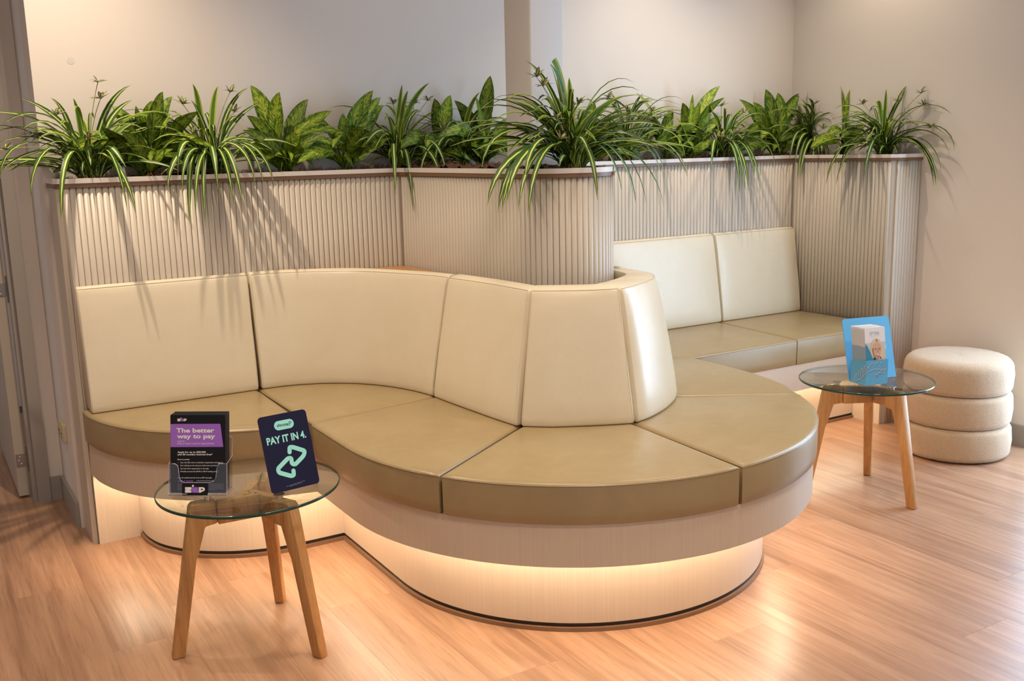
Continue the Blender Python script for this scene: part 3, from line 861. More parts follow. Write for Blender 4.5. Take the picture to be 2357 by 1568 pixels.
# ================================================================== FLAT PRINT HELPERS
def text_shape(s, bold=0.0):
    cu = bpy.data.curves.new('lettering', 'FONT'); cu.body = s; cu.size = 1.0; cu.offset = bold; cu.resolution_u = 3
    ob = bpy.data.objects.new('lettering', cu); COL.objects.link(ob)
    dg = bpy.context.evaluated_depsgraph_get(); dg.update()
    me = bpy.data.meshes.new_from_object(ob.evaluated_get(dg))
    V = [tuple(v.co) for v in me.vertices]; F = [tuple(p.vertices) for p in me.polygons]
    bpy.data.objects.remove(ob); bpy.data.curves.remove(cu); bpy.data.meshes.remove(me)
    return V, F
CAPH = max(v[1] for v in text_shape('H')[0])
def lettering(fr, s, u0, vbase, w, cap, m, parent, bold=0.0, depth=0.0003, slant=0.0, mirror=False, name='lettering'):
    """Text fitted into width w and capital height cap on frame fr, baseline at vbase (metres from the bottom)."""
    V, F = text_shape(s, bold)
    x0 = min(v[0] for v in V); x1 = max(v[0] for v in V)
    sx = w / (x1 - x0); sy = cap / CAPH
    P = [fr(u0 + (x - x0) * sx + slant * y * sy, vbase + y * sy, depth) for x, y, z in V]
    return mesh(name, P, F, m, parent)
def poly_on(fr, pts, m, parent, name, depth=0.0003):
    return mesh(name, [fr(u, v, depth) for u, v in pts], [tuple(range(len(pts)))], m, parent)
def roundrect(u0, u1, v0, v1, r, n=6):
    P = []
    for cx, cy, a in ((u1 - r, v1 - r, 0), (u0 + r, v1 - r, 90), (u0 + r, v0 + r, 180), (u1 - r, v0 + r, 270)):
        for k in range(n + 1):
            t = math.radians(a + 90 * k / n); P.append((cx + r * math.cos(t), cy + r * math.sin(t)))
    return P
def slab(fr, pts, d0, d1, m, parent, name, edge=None):
    n = len(pts)
    V = [fr(u, v, d0) for u, v in pts] + [fr(u, v, d1) for u, v in pts]
    F = [tuple(range(n))[::-1], tuple(range(n, 2 * n))] + [(i, (i + 1) % n, n + (i + 1) % n, n + i) for i in range(n)]
    return mesh(name, V, F, m, parent)
def stroke(fr, path, w, m, parent, name, depth=0.0003, r=0.0, closed=False):
    """Broad round-capped line on a frame; corners rounded with radius r."""
    P = [np.array(p, float) for p in path]; Q = []
    for i, p in enumerate(P):
        if 0 < i < len(P) - 1 and r > 0:
            a, b = P[i - 1] - p, P[i + 1] - p; la, lb = np.linalg.norm(a), np.linalg.norm(b)
            k = min(r, la * .49, lb * .49); s, e = p + a / la * k, p + b / lb * k
            for t in np.linspace(0, 1, 7): Q.append((1 - t) ** 2 * s + 2 * t * (1 - t) * p + t * t * e)
        else: Q.append(p)
    L = offset(Q, w / 2); R_ = offset(Q, -w / 2); n = len(Q)
    V = [fr(u, v, depth) for u, v in L] + [fr(u, v, depth) for u, v in R_]
    F = [(i, i + 1, n + i + 1, n + i) for i in range(n - 1)]
    for c in (Q[0], Q[-1]):
        b0 = len(V)
        V += [fr(c[0] + w / 2 * math.cos(2 * math.pi * k / 14), c[1] + w / 2 * math.sin(2 * math.pi * k / 14), depth + 0.00002) for k in range(14)]
        F.append(tuple(range(b0, b0 + 14)))
    return mesh(name, V, F, m, parent)
def frame(o, e, n, tilt):
    o = Vector(o); e = Vector(e).normalized(); n = Vector(n).normalized(); t = math.radians(tilt)
    up = Vector((0, 0, 1)) * math.cos(t) - n * math.sin(t); nn = n * math.cos(t) + Vector((0, 0, 1)) * math.sin(t)
    return lambda u, v, d=0.0: tuple(o + e * u + up * v + nn * d)
P_BLACK = plain('black print', (0.010, 0.010, 0.013), 0.55, **{'Specular IOR Level': 0.2})
P_NAVY = plain('navy print', (0.010, 0.010, 0.040), 0.55, **{'Specular IOR Level': 0.2})
P_WHITE = plain('white print', (0.92, 0.88, 0.88), 0.5)
P_GREYP = plain('grey small print', (0.34, 0.34, 0.38), 0.5)
P_PURPLE = plain('purple print', (0.36, 0.15, 0.64), 0.4)
P_MINT = plain('mint print', (0.36, 0.86, 0.75), 0.45)
P_EDGE = plain('dark paper edge', (0.05, 0.048, 0.055), 0.5)
P_SLATE = plain('slate card edge', (0.08, 0.09, 0.13), 0.5)

# ---------------------------------------------------------------- flyer holder
ZTOP = 0.4508
ho = Vector((0.5205, 2.6372, ZTOP)); he = Vector((0.819, -0.574, 0)).normalized(); hn = Vector((-0.574, -0.819, 0)).normalized()
TH = 12.0
hf = frame(ho, he, hn, TH)
HW = 0.158
hold = root('flyer_holder', tuple(ho + he * 0.079 - hn * 0.02), 'clear acrylic flyer holder with a small black badge, standing on the left glass table', 'brochure holder')
U = [(0.0, 0.0), (HW, 0.0), (HW, 0.083), (0.137, 0.083)] + [(0.137 - 0.006 + 0.006 * math.cos(t), 0.077 + 0.006 * math.sin(t)) for t in (1.2, 0.6, 0.2)] + [(0.131, 0.072), (0.128, 0.046), (0.121, 0.036), (0.112, 0.033), (0.042, 0.033), (0.034, 0.036), (0.029, 0.045), (0.026, 0.072), (0.022, 0.080), (0.016, 0.083), (0.0, 0.083)]
def cp(fr, pts, d0, d1):
    bm = bmesh.new(); n = len(pts)
    a = [bm.verts.new(fr(u, v, d0)) for u, v in pts]; b = [bm.verts.new(fr(u, v, d1)) for u, v in pts]
    for i in range(n): bm.faces.new((a[i], a[(i + 1) % n], b[(i + 1) % n], b[i]))
    f1 = bm.faces.new(a[::-1]); f2 = bm.faces.new(b); bmesh.ops.triangulate(bm, faces=[f1, f2]); bm.verts.index_update()
    r = [tuple(v.co) for v in bm.verts], [tuple(v.index for v in f.verts) for f in bm.faces]; bm.free(); return r
mesh('front_panel', *cp(hf, U, -0.0012, 0.0008), M_ACRYLF, hold)
mesh('panel_edge', *tube([hf(u, v, 0.0) for u, v in U[1:]] + [hf(0, 0, 0)], 0.0008, 5), M_ACRYLE, hold, smooth=60)
mesh('panel_edge', *tube([hf(HW, 0.083, 0), hf(HW, 0.10, -0.040), hf(HW, 0.15, -0.041), hf(0, 0.15, -0.041), hf(0, 0.10, -0.040), hf(0, 0.083, 0)], 0.0007, 5), M_ACRYLE, hold, smooth=60)
mesh('back_panel', *cp(hf, [(0, 0.010), (HW, 0.010), (HW, 0.15), (0, 0.15)], -0.042, -0.040), M_ACRYL, hold)
for u in (0.0, HW - 0.002):
    V = [hf(u, 0, -.0012), hf(u, 0.083, -.0012), hf(u, 0.10, -.040), hf(u, 0.010, -.040)]
    V += [hf(u + 0.002, 0, -.0012), hf(u + 0.002, 0.083, -.0012), hf(u + 0.002, 0.10, -.040), hf(u + 0.002, 0.010, -.040)]
    mesh('side_panel', V, [(0, 1, 2, 3), (4, 7, 6, 5), (0, 4, 5, 1), (1, 5, 6, 2), (2, 6, 7, 3), (3, 7, 4, 0)], M_ACRYL, hold)
hb = frame(ho, he, hn, 0)
for u0, u1 in ((0.0, 0.05), (0.108, HW)):
    V = [hb(u0, 0, 0.004), hb(u1, 0, 0.004), hb(u1, 0, -0.056), hb(u0, 0, -0.056), hb(u0, 0.004, 0.004), hb(u1, 0.004, 0.004), hb(u1, 0.004, -0.056), hb(u0, 0.004, -0.056)]
    mesh('foot_edge', *tube([V[4], V[5], V[6], V[7], V[4]], 0.0008, 5), M_ACRYLE, hold, smooth=60)
    mesh('foot', V, [(0, 1, 2, 3), (4, 7, 6, 5), (0, 4, 5, 1), (1, 5, 6, 2), (2, 6, 7, 3), (3, 7, 4, 0)], M_ACRYL, hold)
# badge with the three-letter mark
def zip_mark(fr, u0, v0, w, h, parent, dep):
    """z, purple tilted square with a dot, p"""
    lw = w * 0.33
    Z = [(0, 1), (1, 1), (1, 0.70), (0.52, 0.30), (1, 0.30), (0.98, 0), (0, 0), (0, 0.28), (0.47, 0.70), (0, 0.70)]
    V, F = cp(lambda u, v, d: fr(u, v, d), [(u0 + lw * x, v0 + h * y) for x, y in Z], dep - 0.0001, dep)
    mesh('letter_z', V, F, P_WHITE, parent)
    x0 = u0 + w * 0.345; x1 = u0 + w * 0.66
    poly_on(fr, [(x0 + .02 * w, v0), (x1 + .012 * w, v0), (x1 - .01 * w, v0 + h), (x0, v0 + h)], P_PURPLE, parent, 'letter_square', dep)
    cx, cy = x0 + w * 0.055, v0 + h * 1.24
    poly_on(fr, [(cx + w * .052 * math.cos(t), cy + w * .052 * math.sin(t)) for t in [2 * math.pi * k / 16 for k in range(16)]], P_WHITE, parent, 'letter_dot', dep)
    px = u0 + w * 0.69; pw = w * 0.31
    outer = [(0, 0), (0.33, 0), (0.33, 0.22), (0.62, 0.22), (0.85, 0.30), (0.98, 0.48), (1, 0.62), (0.95, 0.82), (0.80, 0.96), (0.60, 1), (0, 1)]
    V, F = cp(fr, [(px + pw * x, v0 + h * y) for x, y in outer], dep - 0.0001, dep)
    mesh('letter_p', V, F, P_WHITE, parent)
    poly_on(fr, [(px + pw * x, v0 + h * y) for x, y in ((.36, .48), (.58, .48), (.68, .54), (.68, .66), (.58, .72), (.36, .72))], P_BLACK, parent, 'letter_counter', dep + 0.0001)
badge = slab(hf, roundrect(0.037, 0.107, -0.001, 0.031, 0.002), 0.0009, 0.0019, P_BLACK, hold, 'badge')
zip_mark(hf, 0.045, 0.0065, 0.054, 0.0145, badge, 0.0022)
# the flyers themselves, each its own sheet
FW_, FH = 0.1495, 0.206
for i in range(9):
    d = -0.0028 - 0.0039 * i
    du = 0.0035 + (rnd.uniform(-0.0006, 0.0006) if i else 0); dv = 0.006 + (rnd.uniform(0.0, 0.0012) + 0.0009 * i if i else 0)
    pts = [(du, dv), (du + FW_, dv), (du + FW_, dv + FH), (du, dv + FH)]
    V, F = cp(hf, pts, d - 0.0011 if i else d - 0.0008, d)
    c = hf(du + FW_ / 2, dv, d)
    o = mesh('flyer', V, F, P_BLACK, origin=c)
    if i == 0:
        tag(o, 'front black flyer with a purple banner reading The better way to pay', 'flyer', 'black flyers in the clear holder')
        ff = lambda u, v, dd=0.0, _d=d, _u=du, _v=dv: hf(_u + u, _v + v, _d + dd)
        K = FW_ / 1615.0; KV = FH / 2146.0
        X = lambda px: (px - 130) * K
        Y = lambda py: FH - (py - 275) * KV
        poly_on(ff, [(0.0003, Y(1160)), (X(1685), Y(1160)), (X(1600), Y(520)), (0.0003, Y(520))], P_PURPLE, o, 'banner', 0.0001)
        zip_mark(ff, X(340), Y(445), X(612) - X(340), Y(372) - Y(445), o, 0.0003)
        def T(s, x0, x1, base, cap, m, b): lettering(ff, s, X(x0), Y(base), X(x1) - X(x0), cap * KV, m, o, b, 0.0003)
        T('The better', 305, 1425, 757, 115, P_WHITE, 0.03)
        T('way to pay', 325, 1450, 917, 112, P_WHITE, 0.03)
        T('ZIP MONEY', 340, 560, 1012, 24, P_WHITE, 0.015)
        T('Make it easier to pay for big purchases', 340, 1420, 1080, 42, P_WHITE, 0.0)
        T('Apply for up to $50,000', 340, 1172, 1322, 44, P_WHITE, 0.02)
        T('and 60 months interest free*', 340, 1370, 1388, 44, P_WHITE, 0.02)
        T('How it works', 340, 690, 1520, 34, P_WHITE, 0.02)
        for b_, n_, s_, xe in ((1606, '1.', 'Scan the QR code to calculate repayments and sign up', 1675), (1688, '2.', 'Pay nothing on the day you make your purchase', 1520), (1772, '3.', 'Set and track repayments in the app', 1255), (1854, '4.', 'Monthly account fee $9.95 or $0 if nothing owing', 1530)):
            T(n_, 345, 385, b_, 34, P_PURPLE, 0.01); T(s_, 425, xe, b_, 36, P_WHITE, 0.0)
        T('One-off establishment fee of up to $99 may apply', 340, 1350, 2026, 34, P_WHITE, 0.0)
        T('APPLY NOW', 340, 800, 2122, 44, P_PURPLE, 0.01)
        stroke(ff, [(X(900), Y(2096)), (X(1415), Y(2096))], 0.0006, P_WHITE, o, 'arrow', 0.0003)
        stroke(ff, [(X(1385), Y(2072)), (X(1415), Y(2096)), (X(1385), Y(2120))], 0.0006, P_WHITE, o, 'arrow', 0.0003)
        for k in range(8):
            stroke(ff, [(X(340), Y(2178 + 24 * k)), (X(1690 if k < 7 else 1450), Y(2178 + 24 * k))], 0.0005, P_GREYP, o, 'fine_print', 0.0003)
    else:
        tag(o, 'black flyer, %s from the front of the stack in the clear holder' % 'front second third fourth fifth sixth seventh eighth ninth'.split()[i], 'flyer', 'black flyers in the clear holder')
        o.data.materials[0] = P_EDGE

# ---------------------------------------------------------------- navy sign card
sf = frame((0.7512, 2.4812, ZTOP), (0.993, 0.117, 0), (0.117, -0.993, 0), 17.5)
SW, SH = 0.1403, 0.206
sign = mesh('sign_card', *cp(sf, roundrect(0, SW, 0, SH, 0.0105, 8), -0.0025, 0.0), P_NAVY, origin=(0.8212, 2.4894, ZTOP))
tag(sign, 'navy sign card with mint lettering PAY IT IN 4 and a mint loop mark', 'sign')
# rear strut that keeps it up
V = [sf(SW * .35, SH * .62, -0.003), sf(SW * .65, SH * .62, -0.003)]
p0, p1 = Vector(sf(SW * .35, 0.06, -0.003)), Vector(sf(SW * .65, 0.06, -0.003))
b0, b1 = Vector(sf(SW * .35, 0, 0)) + Vector((-0.117, 0.993, 0)) * 0.115, Vector(sf(SW * .65, 0, 0)) + Vector((-0.117, 0.993, 0)) * 0.115
b0.z = b1.z = ZTOP + 0.0006
V += [tuple(b1), tuple(b0)]
V2 = [(x, y, z + 0.0015) for x, y, z in V]
mesh('strut', V + V2, [(0, 1, 2, 3), (4, 7, 6, 5), (0, 4, 5, 1), (1, 5, 6, 2), (2, 6, 7, 3), (3, 7, 4, 0)], P_NAVY, sign)
def SC(x, y):
    """crop point on the card -> card metres"""
    dx, dy = x - 62, y - 185
    b = (dy + 115 / 673 * dx) / (1030 + 115 * 193 / 673); a = (dx - 193 * b) / 673
    return (a * SW, (1 - b) * SH)
c = SC(430, 282)
pill = poly_on(sf, roundrect(c[0] - 0.0285, c[0] + 0.0285, c[1] - 0.0125, c[1] + 0.0125, 0.0124, 8), P_MINT, sign, 'pill', 0.0002)
lettering(sf, 'afterpay', c[0] - 0.0205, c[1] - 0.0032, 0.0315, 0.0078, P_NAVY, pill, 0.012, 0.0004)
a_, b_ = SC(200, 568), SC(742, 452)
lettering(sf, 'PAY IT IN 4.', a_[0], (a_[1] + b_[1]) / 2, b_[0] - a_[0], 0.0182, P_MINT, sign, 0.035, 0.0002)
loop = [SC(*p) for p in ((503, 660), (503, 592), (550, 594), (722, 652), (700, 718), (580, 832), (532, 818), (526, 742), (480, 742), (338, 878), (352, 930), (522, 985), (558, 975), (553, 915))]
stroke(sf, loop, 0.0118, P_MINT, sign, 'loop_mark', 0.0002, r=0.010)
cc = SC(506, 266); k = 0.135
ctr = np.mean(np.array(loop), 0)
stroke(sf, [tuple(np.array(cc) + (np.array(p) - ctr) * k) for p in loop], 0.0013, P_NAVY, pill, 'loop_mark', 0.0004, r=0.0014)
for (x0, y0, x1, y1) in ((453, 1124, 718, 1054), (500, 1124, 676, 1080)):
    p, q = SC(x0, y0), SC(x1, y1)
    for s_ in range(7):
        t0, t1 = s_ / 7 + .01, (s_ + 0.78) / 7
        stroke(sf, [(p[0] + (q[0] - p[0]) * t0, p[1] + (q[1] - p[1]) * t0), (p[0] + (q[0] - p[0]) * t1, p[1] + (q[1] - p[1]) * t1)], 0.0007, P_GREYP, sign, 'fine_print', 0.0002)

# ---------------------------------------------------------------- blue stand
P_BLUE = plain('sky blue card', (0.12, 0.40, 0.64), 0.5, **{'Specular IOR Level': 0.3})
P_TEAL = plain('teal print', (0.03, 0.26, 0.42), 0.45)
P_PALE = plain('pale lettering', (0.55, 0.72, 0.85), 0.5)
P_STEELP = plain('steel blue print', (0.16, 0.28, 0.42), 0.5)
P_PAPER = plain('white paper', (0.80, 0.79, 0.80), 0.55)
P_HAIR = plain('blond hair print', (0.70, 0.56, 0.38), 0.5); P_HAIRD = plain('dark blond print', (0.36, 0.25, 0.15), 0.5)
P_SKIN = plain('skin print', (0.66, 0.40, 0.29), 0.5); P_SKIND = plain('shaded skin print', (0.48, 0.26, 0.18), 0.5)
P_DARKP = plain('dark brown print', (0.05, 0.025, 0.02), 0.5); P_LIP = plain('lip print', (0.40, 0.08, 0.07), 0.5)
P_SKYG = plain('grey sky print', (0.58, 0.60, 0.65), 0.5); P_SILVER = plain('silver line print', (0.55, 0.62, 0.68), 0.4); P_STEELB = plain('slate line print', (0.06, 0.13, 0.20), 0.4)
fl, fm, fr_ = Vector((2.9504, 2.4379, ZTOP)), Vector((2.9452, 2.3654, ZTOP)), Vector((3.0359, 2.3411, ZTOP))
bl, br_ = Vector((2.952, 2.4435, ZTOP)), Vector((3.1504, 2.3905, ZTOP))
be = (br_ - bl).normalized(); bn = Vector((be.y, -be.x, 0))
bf = frame(bl + Vector((0, 0, 0.001)), be, bn, 15.5); BW = (br_ - bl).length; BHt = 0.234
stand = root('display_stand', (3.03, 2.40, ZTOP), 'sky blue cardboard brochure stand with a clear aligner picture, on the right glass table', 'display stand')
card = mesh('back_card', *cp(bf, [(0, 0), (BW, 0), (BW, BHt - .014)] + [(BW - .014 + .014 * math.cos(t), BHt - .014 + .014 * math.sin(t)) for t in (.4, .8, 1.2, 1.571)] + [(.014 + .014 * math.cos(t), BHt - .014 + .014 * math.sin(t)) for t in (1.571, 1.95, 2.35, 2.75, 3.14)], -0.003, 0.0), P_BLUE, stand)
for s_, vb, w_, cp_ in (('R', 0.167, 0.012, 0.015), ('LE', 0.138, 0.021, 0.015), ('NE', 0.110, 0.021, 0.015)):
    lettering(bf, s_, BW - 0.026 - w_, vb, w_, cp_, P_PALE, card, -0.012, 0.0003)
lettering(bf, 'RK', BW - 0.028 - 0.018, 0.058, 0.018, 0.012, P_PALE, card, -0.008, 0.0003)
stroke(bf, [(BW - 0.05, 0.050), (BW - 0.028, 0.050)], 0.0008, P_PALE, card, 'fine_print')
# pocket: two front facets and two cheeks
def facet(name, a, b, ha, hb_, m, par, th=0.002, side=1):
    n = Vector((b.y - a.y, -(b.x - a.x), 0)).normalized() * th * side
    V = [a, b, b + Vector((0, 0, hb_)), a + Vector((0, 0, ha))]
    V = [tuple(v) for v in V] + [tuple(v - n) for v in V]
    return mesh(name, V, [(0, 1, 2, 3), (4, 7, 6, 5), (0, 4, 5, 1), (1, 5, 6, 2), (2, 6, 7, 3), (3, 7, 4, 0)], m, par)
facet('pocket_side', fl, fm, 0.083, 0.093, P_BLUE, stand)
facet('pocket_front', fm, fr_, 0.093, 0.092, P_BLUE, stand)
bk = bl + be * ((fr_ - bl).dot(be))
facet('pocket_cheek', fr_, bk, 0.092, 0.10, P_BLUE, stand)
# aligner drawn over both facets: frame running along fm->fr (u>0) and fm->fl (u<0)
Lr = (fr_ - fm).length; Ll = (fl - fm).length
er = (fr_ - fm).normalized(); el = (fl - fm).normalized()
nr = Vector((er.y, -er.x, 0)); nl = Vector((-el.y, el.x, 0))
def pk(u, v, d=0.0):
    q = (fm + er * u + nr * d) if u >= 0 else (fm - el * u + nl * d)
    return (q.x, q.y, q.z + v)
def AP(x, y):
    """crop point on the pocket -> (u, v)"""
    if x >= 565:
        t = (x - 565) / 380.0; top = 940 - 30 * t; bot = 1398 - 42 * t
        return (t * Lr, (bot - y) / (bot - top) * 0.0925)
    t = (565 - x) / 265.0; top = 940 + 5 * t; bot = 1398 - 68 * t
    return (-t * Ll, (bot - y) / (bot - top) * (0.0925 - 0.009 * t))
def wig(P, w, m, d):
    P = [AP(*p) for p in catmull(P, 6)]
    for seg in ([p for p in P if p[0] >= 0], [p for p in P if p[0] < 0]):
        if len(seg) > 2: stroke(pk, seg, w, m, stand, 'aligner_line', d)
teeth = [((385, 1290), (390, 1200), (410, 1180), (418, 1250), (440, 1300)), ((445, 1215), (452, 1135), (470, 1150), (478, 1230)), ((485, 1180), (490, 1095), (512, 1085), (515, 1170), (530, 1215)), ((530, 1150), (545, 1050), (560, 1040), (545, 1120), (552, 1190)),
         ((605, 1075), (620, 1020), (650, 990), (690, 990), (705, 1060)), ((715, 985), (760, 975), (790, 1010), (810, 1070)), ((800, 980), (845, 985), (890, 1050), (912, 1095)), ((575, 1165), (560, 1140), (575, 1080), (600, 1050))]
for i, t in enumerate(teeth):
    wig(t, 0.0022, P_SILVER, 0.0004); wig([(x + 9, y + 6) for x, y in t], 0.0010, P_STEELB, 0.0006)
for t in (((610, 1140), (660, 1115), (730, 1092), (800, 1100), (900, 1095)), ((730, 1255), (728, 1200), (745, 1185), (770, 1225)), ((770, 1225), (775, 1170), (800, 1150), (805, 1195)), ((805, 1195), (820, 1130), (850, 1120), (845, 1180)), ((845, 1180), (880, 1150), (905, 1105)), ((410, 1300), (470, 1285), (530, 1215), (580, 1165), (612, 1140))):
    wig(t, 0.0024, P_SILVER, 0.0004); wig([(x + 4, y + 10) for x, y in t], 0.0011, P_STEELB, 0.0006)
# brochures: a full stack, every one a thing of its own
BRW, BRH = 0.0855, 0.2105
ne = er; bd = (fl - fm).normalized()
lean = 0.05
NB = 21
ORD = 'front second third fourth fifth sixth seventh eighth ninth tenth eleventh twelfth thirteenth fourteenth fifteenth sixteenth seventeenth eighteenth nineteenth twentieth twenty-first'.split()
for i in range(NB):
    back_ = 0.0050 + 0.0030 * i
    dh = 0.0 if i == 0 else rnd.uniform(-0.0012, 0.0012)
    o_ = fm + ne * 0.0068 + bd * back_ + Vector((0, 0, 0.0024))
    bend = 0.010 + 0.0000 * i
    # slightly bowed sheet: leans back at the top
    prof = []
    m_ = 6
    for j in range(m_ + 1):
        t = j / m_; prof.append((BRH * t, bend * t * t + lean * 0.0 * t))
    V = []
    for th in (0.0, 0.0012 if i else 0.0009):
        for (h, s) in prof:
            for u in (0.0, BRW):
                p = o_ + ne * (u - 0.012 * h / BRH) + bd * (s * (0.6 + 0.02 * i) + th) + Vector((0, 0, h + dh)); V.append(tuple(p))
    n2 = 2 * (m_ + 1); F = []; mi = []
    for j in range(m_):
        a = 2 * j
        F += [(a, a + 1, a + 3, a + 2), (n2 + a + 1, n2 + a, n2 + a + 2, n2 + a + 3), (a + 2, n2 + a + 2, n2 + a, a), (a + 1, n2 + a + 1, n2 + a + 3, a + 3)]
        mi += [0, 0, 1 if j < 4 else 0, 0]
    F += [(0, n2, n2 + 1, 1), (n2 - 2, n2 - 1, 2 * n2 - 1, 2 * n2 - 2)]; mi += [0, 0]
    c = o_ + ne * BRW / 2
    o = mesh('brochure', V, F, [P_PAPER, P_TEAL], origin=tuple(c), mi=mi)
    if i:
        tag(o, 'white and teal brochure, %s from the front of the packed blue stand' % ORD[i], 'brochure', 'brochures in the blue stand')
        continue
    tag(o, 'front white brochure showing a smiling blond woman, in the blue stand', 'brochure', 'brochures in the blue stand')
    q0 = o_
    def bp(u, v, d=0.0):
        t = v / BRH
        p = q0 + ne * (u - 0.012 * t) + bd * (bend * t * t * 0.6 - d) + Vector((0, 0, v)); return tuple(p)
    kx = BRW / 378.0                       # crop pixels across the cover (522..900)
    XX = lambda x: (x - 522) * kx
    YY = lambda y: BRH - (y - 330) * (BRH - 0.0901) / (905 - 330.0)
    def bpoly(pts, m, name, d): return poly_on(bp, [(XX(x), YY(y)) for x, y in pts], m, o, name, d)
    def grid(pts, m, name, d): return bpoly(pts, m, name, d)
    lettering(bp, 'SP\u039bRK', XX(615), YY(462), XX(800) - XX(615), 0.0125, P_STEELP, o, -0.018, 0.0006)
    stroke(bp, [(XX(620), YY(483)), (XX(790), YY(474))], 0.0009, P_SKYG, o, 'fine_print', 0.0006)
    bpoly([(523, 600), (898, 590), (898, 912), (523, 930)], P_SKYG, 'photo_sky', 0.0006)
    bpoly([(523, 610), (545, 630), (600, 740), (672, 932), (523, 942)], P_TEAL, 'teal_wedge', 0.0022)
    el2 = lambda cx, cy, rx, ry, n=28, a0=0, a1=360: [(cx + rx * math.cos(math.radians(a0 + (a1 - a0) * k / n)), cy + ry * math.sin(math.radians(a0 + (a1 - a0) * k / n))) for k in range(n if a1 - a0 == 360 else n + 1)]
    hair = [(735, 525), (690, 540), (650, 590), (622, 660), (608, 740), (622, 800), (650, 850), (668, 920), (860, 915), (898, 890), (898, 790), (880, 730), (850, 660), (815, 590), (785, 545)]
    bpoly(hair, P_HAIR, 'hair', 0.0010)
    bpoly([(735, 528), (724, 542), (729, 585), (742, 598), (754, 585), (750, 542)], P_HAIRD, 'hair_root', 0.0013)
    bpoly([(640, 690), (655, 780), (675, 860), (690, 860), (672, 700)], P_HAIRD, 'hair_shade', 0.0013)
    bpoly([(665, 880), (700, 850), (800, 855), (840, 912), (668, 925)], P_DARKP, 'top', 0.0014)
    bpoly([(672, 650), (700, 615), (745, 605), (790, 620), (812, 670), (815, 730), (800, 800), (770, 850), (740, 868), (710, 855), (682, 800), (670, 730)], P_SKIN, 'face', 0.0017)
    bpoly([(700, 850), (740, 868), (785, 850), (780, 905), (715, 905)], P_SKIND, 'neck', 0.0015)
    for ex in (710, 784):
        bpoly(el2(ex, 716, 17, 6), P_DARKP, 'eye', 0.0020)
        bpoly([(ex - 24, 700), (ex - 4, 690), (ex + 22, 696), (ex + 22, 702), (ex - 4, 698), (ex - 24, 707)], P_HAIRD, 'brow', 0.0020)
    bpoly([(742, 720), (735, 765), (748, 775), (764, 766), (756, 720)], P_SKIND, 'nose', 0.0019)
    bpoly(el2(746, 816, 36, 30, 16, 0, 180) + [(710, 808), (746, 803), (782, 808)], P_LIP, 'mouth', 0.0020)
    bpoly(el2(746, 811, 30, 17, 16, 0, 180) + [(716, 808), (746, 805), (776, 808)], P_PAPER, 'teeth', 0.0023)
    bpoly([(745, 905), (770, 860), (782, 868), (795, 885), (835, 895), (842, 912), (750, 916)], P_SKIN, 'hand', 0.0022)

